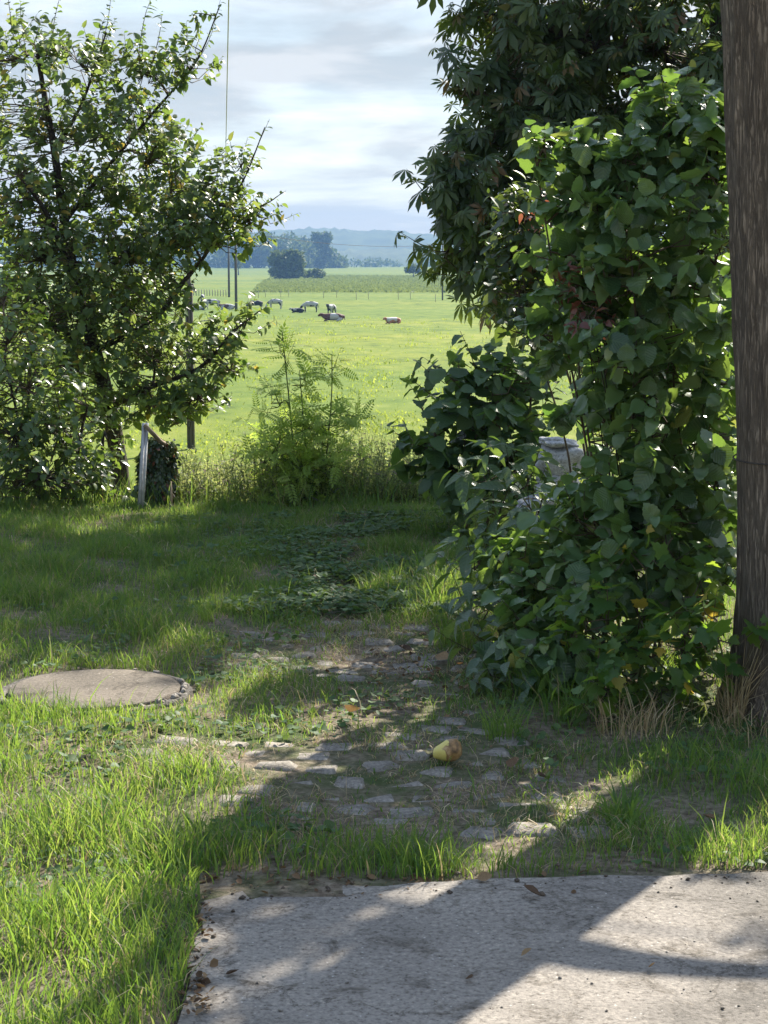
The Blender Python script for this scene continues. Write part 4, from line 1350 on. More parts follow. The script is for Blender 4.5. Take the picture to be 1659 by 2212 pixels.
# ---- red leaved twigs
YR = 7.5
stems, cl = [], []
for px, py, Y in ((1170, 450, 8.0), (1190, 480, 7.9), (1285, 665, 7.0), (1280, 705, 6.9), (1255, 625, 7.1), (1180, 1180, 7.8)):
    t_ = at(px, py, Y)
    s = G(.9 + .1 * random.random(), 7.5)
    stems.append(([s, s * .6 + t_ * .4 + [.06, .05, .05], t_], 0.0035, 0.002))
    cl.append((t_, (.05, .05, .045), 5))
plant('red_shrub', 'thin twigs of rusty red leaves showing among the hazel', 'shrub', G(.9, 7.5), stems, cl, SH_LANCE, M_RED, 0.06, 5, (0.05, 0.1), trunk_name='stem', droop=0.3, singles=120, branch_r=.003, twig_r=.002)


# ---- feathery saplings at the yard's end
def sapling(label, pts, clumps, h0):
    b = G(*pts[0][:2])
    p = [b] + list(pts[1:])
    ex = [([p[-2] * .5 + p[-1] * .5, p[-1]], 1)]
    return plant('sapling', label, 'sapling', b, [(p, 0.008, 0.003)], [(c_, r_, int(n_ * (1.7 if c_[2] > .55 else 2.0))) for c_, r_, n_ in clumps], SH_PINNATE, M_SAP, 0.16, 4, (0.06, 0.17), trunk_name='stem', bark=M_GREENTWIG, twig=M_GREENTWIG, droop=0.25, jit=.45, singles=140, branch_r=.005,
                 twig_r=.002, group='feathery saplings at the end of the yard', extra=ex, spread=1.1)


YF = 12.4
sapling('tallest feathery sapling, left of the two bare stems against the pasture', [at(642, 1110, YF), at(633, 960, YF), at(622, 840, YF), at(609, 715, YF)],
        [C(612, 770, 28, 30, YF, .1, 4), C(600, 880, 50, 45, YF, .25, 8), C(600, 960, 60, 40, YF, .3, 14), C(630, 1030, 60, 50, YF, .3, 20), C(570, 1000, 40, 50, YF, .25, 10), C(590, 1070, 50, 30, YF, .25, 10)], 0)
sapling('feathery sapling with a bare upright tip, nearest the dark round-leaved bush', [at(700, 1112, YF), at(706, 980, YF), at(716, 860, YF), at(717, 765, YF)],
        [C(716, 800, 26, 22, YF, .1, 3), C(705, 930, 50, 40, YF, .25, 10), C(715, 1000, 50, 45, YF, .25, 14), C(690, 1060, 50, 40, YF, .25, 14), C(760, 900, 28, 30, YF, .2, 5)], 0)
sapling('short feathery sapling between the two taller ones', [at(668, 1112, YF + .1), at(662, 990, YF + .1), at(655, 900, YF + .1), at(647, 800, YF + .1)],
        [C(648, 830, 30, 25, YF + .1, .1, 4), C(655, 930, 40, 50, YF + .1, .25, 12), C(660, 1010, 50, 50, YF + .1, .25, 16), C(655, 1075, 60, 30, YF + .1, .25, 10)], 0)

# ---- fence post with its brace, ivy hanging on it
YP = 12.0
fb = at(297, 1118, YP)
fence = empty('fence_post', G(fb[0], YP), 'pale grey metal post leaning by the ivy, with a bent brace', 'post')
M_GALV = surf_mat('galvanised', [(0.3, (0.36, 0.37, 0.38)), (0.7, (0.55, 0.56, 0.57))], 14.0, rough=0.55, metal=0.4)
M_OLDWOOD = surf_mat('weathered_wood', [(0.3, (0.16, 0.12, 0.08)), (0.7, (0.34, 0.27, 0.18))], 12.0, stretch=(1, 1, .2))
mb = MB()
p0, p1 = G(fb[0], YP, -.15), at(311, 914, YP)
for dx, dy in ((0, 0), (.018, .012)):
    d_ = np.array([dx, dy, 0])
    mb.tube([p0 + d_, p1 + d_], .013, 4)
mb.build('post', M_GALV, fence, G(fb[0], YP))
mb = MB()
mb.tube(curve_pts([at(312, 918, YP - .02), at(330, 936, YP), at(345, 952, YP + .1), at(372, 985, YP + .3), G(at(380, 1100, YP)[0], YP + .6, -.1)]), .015, 6)
mb.build('brace', M_OLDWOOD, fence, G(fb[0], YP))
mb = MB()
sp0 = G(at(370, 1100, YP)[0], YP + .05, -.05)
mb.tube([sp0, at(370, 1080, YP), at(369, 1040, YP)], [.009, .008, .006], 6)
tag(mb.build('stake', M_OLDWOOD), 'short thin stake standing right of the ivy', 'stake')
ic = G(at(345, 1100, YP + .25)[0], YP + .25)
ivy = empty('ivy', ic, 'dark column of ivy hanging beside the pale leaning post', 'ivy')
L = Leaves()
n = 3600
tz = RNG.random(n)
ang = RNG.random(n) * 6.28
rad = np.interp(tz, [0, .12, .5, .8, 1], [.07, .075, .085, .08, .03]) * (.55 + .5 * RNG.random(n) + .7 * nfield(ang, tz * 6, 1.6, 77))
zz0 = np.interp(tz, [0, 1], [ic[2], at(345, 945, YP + .25)[2]])
lx = np.interp(tz, [0, .6, 1], [-.02, .0, -.03])
P = np.column_stack([ic[0] + lx + rad * np.cos(ang), ic[1] + rad * np.sin(ang) * .9, zz0])
od = np.column_stack([np.cos(ang), np.sin(ang), np.zeros(n)])
L.add(P, np.array([0, 0, -1.0]) + od * .7 + RNG.normal(size=(n, 3)) * .5, od + [0, 0, .6] + RNG.normal(size=(n, 3)) * .5, .04 * (.5 + .9 * RNG.random(n)))
P2 = at(372, 985, YP + .2) + in_ellipsoid(160) * np.array([.06, .06, .12])
L.add(P2, RNG.normal(size=(160, 3)) + [0, 0, -.6], RNG.normal(size=(160, 3)) + [0, 0, .6], np.full(160, .04))
mb = MB()
limb(mb, [ic - [0, 0, .1], ic + [-.01, 0, .3], at(343, 950, YP + .25)], .045, .03, 7)
mb.build('stem', M_BARK, ivy, ic)
L.build(ivy, SH_SMALL, M_IVY, 'leaves', 0)


# ---- weeds on the bank
def weeds():
    L = Leaves()
    n = 1500
    y = 12.25 + 1.5 * RNG.random(n) ** 1.2
    px = 380 + RNG.random(n) * 640
    x = (px - PW / 2) / FPX * y
    h = (0.12 + 0.26 * RNG.random(n)) * (0.7 + 0.6 * nfield(x, y, 3.0, 21)) + (y - 12.1) * 0.13
    d = np.column_stack([RNG.normal(size=n) * .15, RNG.normal(size=n) * .15, np.ones(n)])
    P = np.column_stack([x, y, gz(x, y)])
    tb = MB()
    shoots(L, P, d, h, 15, .045, .7, .1, tb, .0022, bend=.15, first=.15, jit=.6)
    o = empty('weeds', (0, 12.6, 0))
    tag(o, 'tangle of tall weeds on the bank behind the yard', 'weeds', kind='stuff')
    tb.build('stalks', M_GREENTWIG, o, (0, 12.6, 0))
    M = leaf_mat('weed_leaf', [(0.08, 0.11, 0.06), (0.13, 0.18, 0.06), (0.19, 0.24, 0.09)], [(0.36, 0.42, 0.12), (0.56, 0.58, 0.2)], .52, .6, .2, odd=(0.16, 0.13, 0.12), odd_p=.1)
    L.build(o, SH_STRIP, M, 'leaves', 0)
    # rank grass among them and along the top of the bank
    n = 4500
    y = 12.0 + 1.6 * RNG.random(n)
    x = (RNG.random(n) * 2 - 1) * 2.9
    blades(np.column_stack([x, y, gz(x, y)]) - [0, 12.6, 0], .1 + .22 * RNG.random(n), .003 + .003 * RNG.random(n), RNG.random(n) * 6.28, .2 + .5 * RNG.random(n), M_GRASS, 'rank_grass', rnd=RNG.random(n), parent=o)


weeds()

# ---- low leafy ground cover at the end of the path
L = Leaves()
n = 9500
px = 810 + RNG.normal(size=n) * 190
py = 1120 + RNG.random(n) ** 1.3 * 215
g = np.array([onground(a, c)[:2] for a, c in zip(px, py)])
keep = (nfield(g[:, 0], g[:, 1], 6.0, 31) > .30 + .25 * RNG.random(len(g))) & (g[:, 1] < 12.3)
g = g[keep]
n = len(g)
P = np.column_stack([g, gz(g[:, 0], g[:, 1]) + .015 + .045 * RNG.random(n)])
L.add(P, np.column_stack([RNG.normal(size=n), RNG.normal(size=n), np.full(n, .1)]), np.array([0, 0, 1.0]) + RNG.normal(size=(n, 3)) * .3, (.02 + .024 * RNG.random(n)))
gc = empty('ground_cover', (0, 10.2, 0))
tag(gc, 'low carpet of small rounded leaves at the far end of the path', 'ground cover', kind='stuff')
M_COVER = leaf_mat('cover_leaf', [(0.035, 0.075, 0.028), (0.055, 0.1, 0.036), (0.08, 0.125, 0.046)], [(0.14, 0.25, 0.04), (0.22, 0.3, 0.06)], .3, .6, .2)
L.build(gc, SH_ROUND, M_COVER, 'leaves', 0)
# clover and daisies' leaves in the lawn
L = Leaves()
x, y = scatter(9000, 3.5, 8.5)
px, py, _ = project(np.column_stack([x, y, 0 * x]))
keep = (nfield(x, y, 5.0, 41) > .55) & (bare(px, py) < .5) & ~((px > 375) & (py > 1885)) & ((x - LIDC[0]) ** 2 + (y - LIDC[1]) ** 2 > .37 ** 2)
x, y = x[keep], y[keep]
n = len(x)
L.add(np.column_stack([x, y, gz(x, y) + .01 + .03 * RNG.random(n)]), np.column_stack([RNG.normal(size=n), RNG.normal(size=n), np.full(n, .15)]), np.array([0, 0, 1.0]) + RNG.normal(size=(n, 3)) * .35, .016 + .02 * RNG.random(n))
cv = empty('clover', (0, 6, 0))
tag(cv, 'small clover leaves mixed into the near lawn', 'clover', kind='stuff')
L.build(cv, SH_ROUND, M_COVER, 'leaves', 0)


# ---- tufts
def tuft(px, py, n, h, spread, mat, label, cat='grass tuft', w=.0035, group=None):
    c = onground(px, py)
    c = G(c[0], c[1])
    o = empty('grass_tuft', c, label, cat, group)
    az = RNG.random(n) * 6.28
    r = spread * RNG.random(n) ** .7 * .5
    P = np.column_stack([r * np.cos(az), r * np.sin(az), np.full(n, -.005)])
    blades(P, h * (.3 + .8 * RNG.random(n)), np.full(n, w) * (.6 + .6 * RNG.random(n)), az + RNG.normal(size=n) * 1.3, .25 + .95 * RNG.random(n) ** 1.5, mat, 'blades', rnd=RNG.random(n) * .94, parent=o)


tuft(1375, 1580, 150, .17, .3, M_STRAW, 'dry straw-coloured tuft standing beneath the maple seedlings', w=.004)
tuft(1625, 1590, 90, .15, .34, M_STRAW, 'dry tuft in front of the thick trunk foot')
tuft(1580, 1560, 90, .42, .1, M_STRAW, 'tall dry stalks against the left edge of the thick trunk', w=.0032)
tuft(820, 1275, 120, .17, .16, M_GRASS, 'bright upright grass tuft in the shade beside the leafy ground cover')
tuft(985, 1390, 200, .26, .22, M_GRASS, 'long arching grass tuft beside the pointed bluish leaves')
tuft(945, 1320, 200, .25, .3, M_GRASS, 'long soft grass tuft at the right of the far path')
tuft(1090, 1590, 120, .17, .16, M_GRASS, 'green tuft at the hazel foot behind the pear')
tuft(1350, 1780, 60, .15, .1, M_GRASS, 'broad-bladed dark tuft between the pear and the right trunk', w=.011)
tuft(440, 1350, 70, .13, .1, M_GRASS, 'yellowish small tuft in the shaded lawn behind the lid')
tuft(900, 1880, 170, .15, .22, M_GRASS, 'bright green tuft at the edge of the concrete')
tuft(1230, 1560, 130, .25, .2, M_GRASS, 'dark long tuft at the foot of the hazel')
tuft(1160, 1510, 130, .24, .2, M_GRASS, 'dark arching tuft left of the yellow maple leaves')

# ================================================================== THINGS
# ---- round concrete cover of a shaft
lc = G(LIDC[0], LIDC[1])
cover = empty('shaft_cover', lc, 'round tan concrete shaft cover lying in the lawn', 'shaft cover')
M_LID = concrete_material('lid_concrete', (0.15, 0.127, 0.098), (0.1, 0.085, 0.066), (0.2, 0.168, 0.132), .8, cracks=True)
M_RIM = surf_mat('rim_dirt', [(0.3, (0.03, 0.026, 0.022)), (0.55, (0.1, 0.09, 0.075)), (0.7, (0.3, 0.28, 0.25))], 40.0, bump=.6)


def lathe(name, prof, mat, parent, seg=72, jitter=0.0):
    V = []
    for r, z in prof:
        for k in range(seg):
            a = 2 * math.pi * k / seg
            rr = r + jitter * mnoise.noise((math.cos(a) * 6, math.sin(a) * 6, z * 30))
            V.append((rr * math.cos(a), rr * math.sin(a), z))
    n = len(prof)
    i = np.arange(n - 1)[:, None] * seg
    j = np.arange(seg)[None]
    Q = np.stack([i + j, i + (j + 1) % seg, i + seg + (j + 1) % seg, i + seg + j], -1).reshape(-1, 4)
    return link(name, mesh_np(name, np.array(V), Q, mat, smooth=False), parent)


lathe('collar', [(.356, -.12), (.36, .012), (.354, .018), (.332, .019), (.326, -.005), (.0, -.006)], M_RIM, cover, jitter=.008)
lathe('lid', [(.315, -.005), (.318, .024), (.312, .028), (.2, .0285), (.0, .028)], M_LID, cover, jitter=.004)
peb = [stone_mesh('stone_chip', .03, .022, .018, M_COBBLE, 60 + k, rough=.25) for k in range(4)]
for k in range(30):
    a = random.choice((random.uniform(-2.4, 1.9), random.gauss(-.5, .5)))
    o = link('stone_chip', random.choice(peb), cover)
    o.location = (.335 * math.cos(a), .335 * math.sin(a), .016)
    o.rotation_euler = (random.random() * 3, random.random() * 3, random.random() * 6)
    o.scale = [random.uniform(.4, 1.2)] * 3

# ---- fallen pear
pc = onground(968, 1648)
pear = empty('pear', G(pc[0], pc[1], .012), 'yellow half-rotten pear lying on the path', 'pear')


def pear_material():
    m, t, o = new_mat('pear_skin')
    tcn = N(t, 'ShaderNodeTexCoord')
    sp_ = N(t, 'ShaderNodeSeparateXYZ')
    t.links.new(tcn.outputs['Object'], sp_.inputs[0])
    nz = N(t, 'ShaderNodeTexNoise', inp={'Scale': 42.0, 'Detail': 5.0})
    t.links.new(tcn.outputs['Object'], nz.inputs['Vector'])
    ma = N(t, 'ShaderNodeMath', operation='MULTIPLY_ADD', inp={1: 0.075})
    t.links.new(nz.outputs['Fac'], ma.inputs[0])
    t.links.new(sp_.outputs['X'], ma.inputs[2])
    rt = ramp(t, [(0.52, (0, 0, 0)), (0.56, (1, 1, 1))])
    mr = N(t, 'ShaderNodeMapRange', inp={1: -0.05, 2: 0.105, 3: 0.0, 4: 1.0})
    t.links.new(ma.outputs[0], mr.inputs[0])
    t.links.new(mr.outputs[0], rt.inputs[0])
    sk_ = ramp(t, [(0.3, (0.62, 0.52, 0.12)), (0.6, (0.66, 0.56, 0.17)), (0.7, (0.4, 0.28, 0.07))])
    t.links.new(nz.outputs['Fac'], sk_.inputs[0])
    ro = ramp(t, [(0.35, (0.09, 0.05, 0.02)), (0.55, (0.3, 0.17, 0.06)), (0.7, (0.48, 0.33, 0.15))])
    t.links.new(nz.outputs['Fac'], ro.inputs[0])
    mx = N(t, 'ShaderNodeMix', data_type='RGBA')
    t.links.new(rt.outputs[0], mx.inputs['Factor'])
    t.links.new(sk_.outputs[0], mx.inputs['A'])
    t.links.new(ro.outputs[0], mx.inputs['B'])
    pr = N(t, 'ShaderNodeBsdfPrincipled', inp={'Roughness': 0.5, 'Subsurface Weight': 0.1, 'Subsurface Radius': (.01, .006, .002)})
    t.links.new(mx.outputs['Result'], pr.inputs['Base Color'])
    t.links.new(pr.outputs[0], o.inputs['Surface'])
    return m


prof = [(-.050, .002), (-.047, .014), (-.038, .020), (-.024, .027), (-.008, .034), (.01, .037), (.026, .035), (.038, .026), (.044, .012), (.042, .003)]
seg = 28
V = []
for x_, r_ in prof:
    for k in range(seg):
        a = 2 * math.pi * k / seg
        rr = r_ * (1 + .07 * mnoise.noise((x_ * 40, math.cos(a) * 1.3, math.sin(a) * 1.3)))
        V.append((x_, rr * math.cos(a), rr * math.sin(a) + .034 - .25 * (0.037 - r_) + .12 * x_))
i = np.arange(len(prof) - 1)[:, None] * seg
j = np.arange(seg)[None]
Q = np.stack([i + j, i + (j + 1) % seg, i + seg + (j + 1) % seg, i + seg + j], -1).reshape(-1, 4)
fl = link('flesh', mesh_np('flesh', np.array(V), Q, pear_material()), pear)
mb = MB()
mb.tube([(-.046, 0, .02), (-.056, .002, .014), (-.06, .004, .006)], [.007, .006, .003], 6)
mb.build('stalk', M_TWIG, pear)
pear.rotation_euler = (0, 0, math.radians(-8))

# ---- grey stones showing through the leaves
M_STONE = concrete_material('grey_stone', (0.33, 0.34, 0.355), (0.2, 0.21, 0.22), (0.45, 0.46, 0.475), .3)


def boulder(px, py, Y, sx, sy, sz, label, seed, rot):
    c = at(px, py, Y)
    bm = bmesh.new()
    bmesh.ops.create_icosphere(bm, subdivisions=4, radius=1)
    for v in bm.verts:
        q = v.co.copy()
        k = 1 + .34 * mnoise.noise(q * 1.3 + Vector((seed, 0, 0))) + .12 * mnoise.noise(q * 3 + Vector((0, seed, 0)))
        w_ = max(abs(q.x), abs(q.y), abs(q.z))
        q = q * (.72 + .28 / w_) * k
        v.co = Vector((q.x * sx, q.y * sy, q.z * sz))
    me = bpy.data.meshes.new('boulder')
    bm.to_mesh(me)
    bm.free()
    me.materials.append(M_STONE)
    for p in me.polygons:
        p.use_smooth = True
    o = link('boulder', me)
    o.location = c
    o.rotation_euler = rot
    return tag(o, label, 'stone', 'grey stones piled behind the hazel')


boulder(1205, 955, 9.6, .10, .09, .025, 'flat grey slab lying on top of the stone pile', 1, (0, .1, .2))
boulder(1212, 992, 9.6, .125, .11, .085, 'pale rounded stone below the flat slab of the pile', 4, (.1, .1, .2))
boulder(1200, 1047, 9.6, .105, .1, .075, 'pale rounded stone in the lower half of the pile', 9, (0, -.1, .4))
boulder(1230, 1100, 9.65, .2, .14, .09, 'broad grey stone at the bottom of the pile, mostly hidden by leaves', 14, (0, 0, .1))
boulder(1160, 1085, 9.5, .11, .08, .03, 'flat grey stone sticking out left at the foot of the pile', 19, (0, -.25, .3))
boulder(1225, 1150, 9.7, .24, .18, .10, 'lowest grey stone of the pile standing on the ground', 23, (0, 0, .3))

# ---- utility poles and lines
M_POLE = surf_mat('pole_wood', [(0.3, (0.06, 0.05, 0.045)), (0.7, (0.14, 0.12, 0.1))], 3.0, stretch=(1, 1, .1))
M_STEEL = surf_mat('zinc_steel', [(0.3, (0.3, 0.31, 0.33)), (0.7, (0.45, 0.46, 0.48))], 3.0, rough=.5, metal=.3)
M_CABLE = surf_mat('cable', [(0.3, (0.30, 0.29, 0.36)), (0.7, (0.38, 0.37, 0.45))], 3.0, rough=.5)


def pole(px, D, topy, r, label, sleeve=None, arm=None):
    x_ = (px - PW / 2) / FPX * D
    b_ = G(x_, D)
    o = empty('utility_pole', b_, label, 'utility pole')
    h = at(px, topy, D)[2] - b_[2]
    mb = MB()
    mb.tube([(0, 0, -.3), (0, 0, h * .5), (0, 0, h)], [r, r * .9, r * .75], 12)
    mb.build('shaft', M_POLE, o)
    if sleeve:
        mb = MB()
        hs = at(px, sleeve, D)[2] - b_[2]
        for dx in (-1, 1):
            V_, F_ = box_arr((dx * r * 1.25, 0, hs / 2 - .1), (r * .7, r * 1.9, hs))
            mb.add(V_, F_)
        V_, F_ = box_arr((0, 0, hs - .02), (r * 4.0, r * 2.4, .08))
        mb.add(V_, F_)
        mb.build('pole_foot', M_POLE, o, smooth=False)
    if arm:
        mb = MB()
        a0, a1 = arm
        mb.tube([a0 - b_, a1 - b_], .035, 6)
        mb.build('cross_arm', M_STEEL, o)
        for t_ in (0.03, .35, .68, .97):
            q = a0 + (a1 - a0) * t_ - b_
            mb = MB()
            mb.tube([q, q + [0, 0, .05], q + [0, 0, .12], q + [0, 0, .17]], [.02, .05, .055, .02], 8)
            mb.build('insulator', M_STEEL, o)
    return o, b_ + np.array([0, 0, h])


A0, A1 = at(330, 404, 61.5), at(487, 377, 59.0)
_, topc = pole(411, 60, 372, .075, 'near utility pole with a cross arm, half hidden by the fruit tree', 614, (A0, A1))
_, topa = pole(512, 245, 498, .19, 'slim dark utility pole standing in front of the cows')
_, topb = pole(497, 330, 515, .2, 'farther utility pole just left of the slim dark one')
_, topd = pole(955, 300, 528, .13, 'thin distant pole at the chestnut side of the pasture')


def cable(label, a, b_, sag, r, n=24, mat=None):
    t = np.linspace(0, 1, n)[:, None]
    P = np.asarray(a) * (1 - t) + np.asarray(b_) * t
    P[:, 2] -= sag * 4 * (t * (1 - t))[:, 0]
    mb = MB()
    mb.tube(P, r, 6)
    return tag(mb.build('cable', mat or M_CABLE), label, 'cable')


cable('pale overhead cable rising from the cross arm to the top of the picture', A1 + [0, 0, .15], np.array([.5, -4, 6.6]), .0, .010)
cable('thin line sagging between the slim dark pole and the distant one', topa, topd, 1.0, .03, mat=M_POLE)

# ---- pasture fence
M_FPOST = surf_mat('fence_wood', [(0.3, (0.2, 0.18, 0.14)), (0.7, (0.3, 0.27, 0.21))], 3.0)
fpl = [(560, 636), (575, 634), (608, 634), (625, 633), (700, 637), (728, 636), (770, 640), (796, 639), (860, 640), (886, 639), (940, 644), (985, 641), (1030, 644), (1080, 645), (1130, 646)]
fence = empty('fence', G(-5, 300), 'thin pasture fence of wooden posts behind the cows', 'fence')
fo = np.array(fence.location)
prev = None
for px, py in fpl:
    D = 6.0 * FPX / (py + 7 - 568)
    q = G((px - PW / 2) / FPX * D, D)
    mb = MB()
    mb.tube([q - fo - [0, 0, .2], q - fo + [0, 0, 1.2]], .045, 6)
    mb.build('post', M_FPOST, fence)
fence2 = empty('fence', G(-28, 330), 'close row of pale fence posts left of the slim dark pole', 'fence')
fo = np.array(fence2.location)
for k in range(15):
    px = 415 + k * 5.8
    D = 352 - k * 1.0
    q = G((px - PW / 2) / FPX * D, D)
    mb = MB()
    mb.tube([q - fo - [0, 0, .2], q - fo + [0, 0, 1.2]], .08, 6)
    mb.build('post', M_FPOST, fence2)


# ---- cows
def skin_mesh(name, verts, edges, rad, mat, sub=2):
    me = bpy.data.meshes.new(name)
    me.from_pydata(verts, edges, [])
    o = bpy.data.objects.new(name, me)
    COL.objects.link(o)
    o.modifiers.new('skin', 'SKIN')
    for v, r in zip(me.skin_vertices[0].data, rad):
        v.radius = r if isinstance(r, tuple) else (r, r)
    me.skin_vertices[0].data[0].use_root = True
    s = o.modifiers.new('sub', 'SUBSURF')
    s.levels = s.render_levels = sub
    dg = bpy.context.evaluated_depsgraph_get()
    out = bpy.data.meshes.new_from_object(o.evaluated_get(dg))
    out.name = name
    bpy.data.objects.remove(o)
    for p in out.polygons:
        p.use_smooth = True
    out.materials.clear()
    out.materials.append(mat)
    return out


def cow_graph(lying, graze):
    v, e, r = [], [], []

    def a(p, rad, frm=None):
        v.append(p)
        r.append(rad)
        if frm is not None:
            e.append((frm, len(v) - 1))
        return len(v) - 1
    H = 0.42 if lying else 1.05
    b0 = a((0.0, 0, H), (.36, .38))
    b1 = a((.45, 0, H + .02), (.33, .36), b0)
    b2 = a((.72, 0, H + .02), (.24, .3), b1)
    r1 = a((-.42, 0, H + .02), (.34, .36), b0)
    r2 = a((-.78, 0, H + .06), (.26, .30), r1)
    r3 = a((-.93, 0, H + .05), (.14, .16), r2)
    t1 = a((-1.0, 0, H - .1), .035, r3)
    a((-1.03, 0, H - .55 if not lying else .12), .03, t1)
    if graze:
        n1 = a((1.0, 0, H - .18), (.15, .2), b2)
        n2 = a((1.2, 0, H - .5), (.11, .15), n1)
        h1 = a((1.3, 0, .36), (.12, .14), n2)
        h2 = a((1.38, 0, .14), (.08, .09), h1)
    else:
        n1 = a((1.0, 0, H + .12), (.17, .22), b2)
        n2 = a((1.14, 0, H + .24), (.13, .17), n1)
        h1 = a((1.28, 0, H + .25), (.12, .14), n2)
        h2 = a((1.52, 0, H + .08), (.085, .085), h1)
    for s in (-1, 1):
        a((h_ := (v[h1][0] - .06), s * .25, v[h1][2] + .06), (.035, .05), h1)
    if not lying:
        for s in (-1, 1):
            k = a((.62, s * .17, .72), (.12, .13), b2)
            k = a((.62, s * .18, .42), .065, k)
            k = a((.60, s * .18, .10), .055, k)
            a((.64, s * .18, .03), .06, k)
            k = a((-.74, s * .18, .78), (.15, .17), r2)
            k = a((-.82, s * .19, .46), .075, k)
            k = a((-.78, s * .19, .12), .055, k)
            a((-.74, s * .19, .03), .06, k)
    else:
        for s in (-1, 1):
            k = a((.6, s * .3, .16), .11, b2)
            a((.95, s * .3, .07), .06, k)
            k = a((-.6, s * .36, .2), .16, r2)
            a((-.25, s * .45, .07), .07, k)
    return v, e, r


def cow_material(name, a, b_, thr, sc):
    m, t, o = new_mat(name)
    tcn = N(t, 'ShaderNodeTexCoord')
    oi = N(t, 'ShaderNodeObjectInfo')
    ad = N(t, 'ShaderNodeVectorMath', operation='ADD')
    ml = N(t, 'ShaderNodeMath', operation='MULTIPLY', inp={1: 37.0})
    t.links.new(oi.outputs['Random'], ml.inputs[0])
    t.links.new(tcn.outputs['Object'], ad.inputs[0])
    t.links.new(ml.outputs[0], ad.inputs[1])
    nz = N(t, 'ShaderNodeTexNoise', inp={'Scale': sc, 'Detail': 1.5})
    t.links.new(ad.outputs[0], nz.inputs['Vector'])
    r = ramp(t, [(thr - .01, a), (thr + .01, b_)])
    t.links.new(nz.outputs['Fac'], r.inputs[0])
    pr = N(t, 'ShaderNodeBsdfPrincipled', inp={'Roughness': 0.7, 'Specular IOR Level': .2})
    t.links.new(r.outputs[0], pr.inputs['Base Color'])
    t.links.new(pr.outputs[0], o.inputs['Surface'])
    return m


BLK, WHT, BRN, RED = (0.02, 0.02, 0.024), (0.42, 0.415, 0.41), (0.1, 0.04, 0.028), (0.36, 0.16, 0.1)
CM = {'bw': cow_material('cow_hide', BLK, WHT, .47, 1.5), 'wb': cow_material('cow_hide', BLK, WHT, .45, 1.5), 'b': cow_material('cow_hide', BLK, WHT, .58, 1.2), 'br': cow_material('cow_hide', BRN, WHT, .5, 1.1), 'rd': cow_material('cow_hide', RED, WHT, .6, 1.1)}
CG = {}
for kind, (ly, gr) in {'graze': (0, 1), 'stand': (0, 0), 'lie': (1, 0)}.items():
    CG[kind] = cow_graph(ly, gr)
CMESH = {}
cows = [('stand', 440, 654, 'wb', 95, 1.0, 'pale cow standing end-on behind the lying calf, left of the poles'),
        ('stand', 461, 665, 'wb', 185, 1.0, 'grey-white cow standing side-on left of the slim dark pole'),
        ('lie', 494, 665, 'br', 165, 1.0, 'brown and white cow lying just left of the slim dark pole'),
        ('lie', 432, 667, 'wb', 30, .85, 'small black and white cow lying in front of the standing pair'),
        ('graze', 553, 668, 'b', 200, 1.0, 'black cow grazing with its head down, nearest the slim dark pole'),
        ('graze', 596, 664, 'bw', 165, 1.0, 'black and white cow grazing to the right of the black one'),
        ('graze', 671, 671, 'wb', 175, 1.0, 'mostly white cow standing over the lying black one'),
        ('lie', 645, 672, 'b', 165, .8, 'black cow lying in front of the mostly white one'),
        ('stand', 717, 680, 'bw', 250, 1.0, 'dark and white cow standing end-on behind the lying white-rumped one'),
        ('lie', 722, 693, 'br', 178, 1.1, 'dark-headed cow lying down with a white rump, in front of the end-on cow'),
        ('lie', 850, 698, 'rd', 215, .85, 'reddish cow lying alone at the right of the herd')]
for kind, px, py, mk, rot, s, label in cows:
    D = 6.0 * FPX / (py - 568)
    if (kind, mk) not in CMESH:
        CMESH[kind, mk] = skin_mesh('cow', *CG[kind], CM[mk], 1)
    o = link('cow', CMESH[kind, mk])
    q = G((px - PW / 2) / FPX * D, D)
    o.location = q
    o.rotation_euler = (0, 0, math.radians(rot))
    o.scale = (s, s, s)
    tag(o, label, 'cow', 'cows in the pasture')

# ---- leaves and bits on the ground
M_DEAD = leaf_mat('dead_leaf', [(0.05, 0.03, 0.018), (0.12, 0.07, 0.035), (0.25, 0.17, 0.09)], [(0.15, 0.08, 0.03), (0.3, 0.18, 0.07)], .2, .7, .25)
dl = mesh_np('fallen_leaf', leaf_shape([0, .3, .4, .25, 0], .5, -.35)[0], leaf_shape([0, .3, .4, .25, 0], .5, -.35)[1], M_DEAD)
spots = [(1168, 1953, .05, 'curled grey leaf on the concrete near its back edge'), (1125, 2085, .03, 'dark leaf scrap in the middle of the concrete'), (487, 2125, .032, 'dark curled scrap near the left edge of the concrete'),
         (1005, 2135, .026, 'reddish leaf scrap on the concrete at the bottom centre'), (1400, 2110, .02, 'small leaf scrap by the sunlit patch of concrete'), (1105, 1665, .06, 'orange-brown leaf lying right of the pear'),
         (1180, 1680, .05, 'brown curled leaf on the path toward the trunk'), (700, 1255, .06, 'yellowish leaf standing in the shaded ground cover'), (755, 1560, .07, 'pale dry leaf on the sunlit grass of the path'),
         (970, 1430, .07, 'whitish crumpled leaf on the stones of the far path'), (1000, 1445, .05, 'pale leaf beside the whitish crumpled one'), (860, 1400, .07, 'dark brown leaf heap on the far stones'),
         (1520, 1765, .05, 'pale leaf in the grass before the right trunk'), (1030, 1918, .04, 'brown leaf at the back edge of the concrete')]
for px, py, s, label in spots:
    q = onground(px, py)
    o = link('fallen_leaf', dl)
    oncon = py > 1935
    o.location = (q[0], q[1], .022 if oncon else float(gz(q[0], q[1])) + .03)
    o.scale = (s, s, s)
    o.rotation_euler = (random.gauss(0, .3), random.gauss(0, .3), random.random() * 6.28)
    tag(o, label, 'leaf', 'fallen leaves')
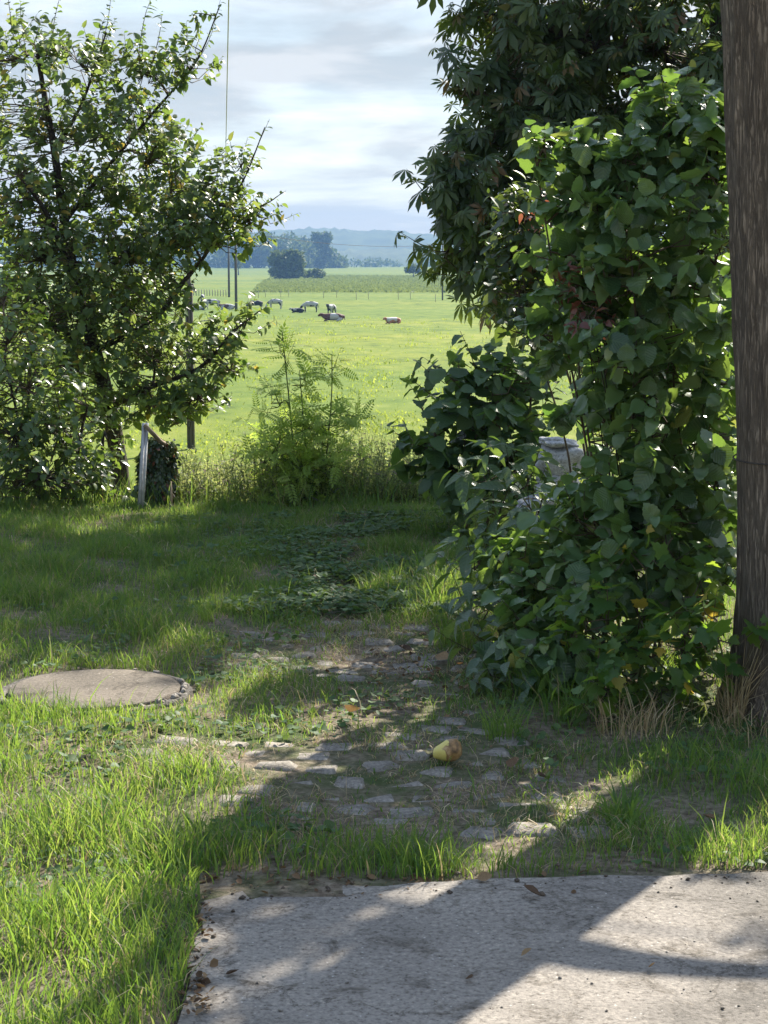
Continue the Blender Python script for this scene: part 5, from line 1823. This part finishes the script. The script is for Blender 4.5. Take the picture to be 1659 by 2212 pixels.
# crumbs of soil, leaf litter and grit
L = Leaves()
n = 1100
px = np.concatenate([RNG.normal(size=700) * 120 + 900, RNG.random(250) * 900 + 400, RNG.random(150) * 60 + 395])
py = np.concatenate([RNG.normal(size=700) * 60 + 1430, RNG.normal(size=250) * 16 + 1908, RNG.random(150) * 280 + 1940])
g = np.array([onground(a, c)[:2] for a, c in zip(px, py)])
P = np.column_stack([g, np.maximum(gz(g[:, 0], g[:, 1]), np.where(py > 1935, .017, -1)) + .003])
L.add(P, np.column_stack([RNG.normal(size=n), RNG.normal(size=n), RNG.normal(size=n) * .15]), np.array([0, 0, 1.0]) + RNG.normal(size=(n, 3)) * .4, .007 + .022 * RNG.random(n) ** 3)
lt_ = empty('leaf_litter', (0, 6, 0))
tag(lt_, 'brown leaf litter on the far path and along the concrete edge', 'leaf litter', kind='stuff')
L.build(lt_, leaf_shape([0, .3, .35, 0], .4, -.3), M_DEAD, 'crumbs', 0)

mb = MB()
mbs = MB()
for k in range(200):
    edge = k >= 80
    if edge:
        if random.random() < .62:
            px, py = random.uniform(420, 1659), 0
            py = np.interp(px, [438, 640, 1000, 1659], [1958, 1932, 1914, 1896]) + random.gauss(0, 16)
        else:
            py = random.uniform(1940, 2212)
            px = np.interp(py, [1940, 2050, 2110, 2212], [436, 425, 406, 388]) + abs(random.gauss(0, 14))
    else:
        px, py = random.uniform(430, 1659), random.uniform(1930, 2212)
    q = onground(px, py)
    r = (.003 + .008 * random.random() ** 3) if edge else (.002 + .004 * random.random() ** 2)
    v = np.array([[math.cos(a) * random.uniform(.7, 1.3), math.sin(a) * random.uniform(.7, 1.3), random.uniform(-.2, .3)] for a in np.arange(5) * 1.2566] + [[0, 0, .8], [0, 0, -.5]]) * r
    T_ = [(i, (i + 1) % 5, 5) for i in range(5)] + [((i + 1) % 5, i, 6) for i in range(5)]
    (mbs if edge else mb).add(v + [q[0], q[1], .016 + r * .3], np.array(T_), random.random())
tag(mb.build('grit', M_COBBLE, smooth=False), 'fine pale grit strewn over the concrete', 'grit', kind='stuff')
tag(mbs.build('soil_crumbs', surf_mat('soil', [(0.3, (0.05, 0.038, 0.028)), (0.7, (0.14, 0.11, 0.08))], 30.0), smooth=False), 'dark soil crumbs along the edges of the concrete', 'soil', kind='stuff')

# ------------------------------------------------------------------ haze: one closed box of even air round everything
bm = bmesh.new()
bmesh.ops.create_cube(bm, size=1.0)
me = bpy.data.meshes.new('haze')
bm.to_mesh(me)
bm.free()
hm = bpy.data.materials.new('haze')
hm.use_nodes = True
t = hm.node_tree
t.nodes.clear()
o = t.nodes.new('ShaderNodeOutputMaterial')
pv = N(t, 'ShaderNodeVolumePrincipled', inp={'Color': (0.22, 0.405, 0.70, 1), 'Density': 0.00029, 'Anisotropy': 0.0})
t.links.new(pv.outputs[0], o.inputs['Volume'])
me.materials.append(hm)
hz_ = link('haze', me)
hz_.location = (0, 1650, 42)
hz_.scale = (7200, 3600, 100)
tag(hz_, 'pale blue haze over the pasture and hills', 'haze', kind='stuff')
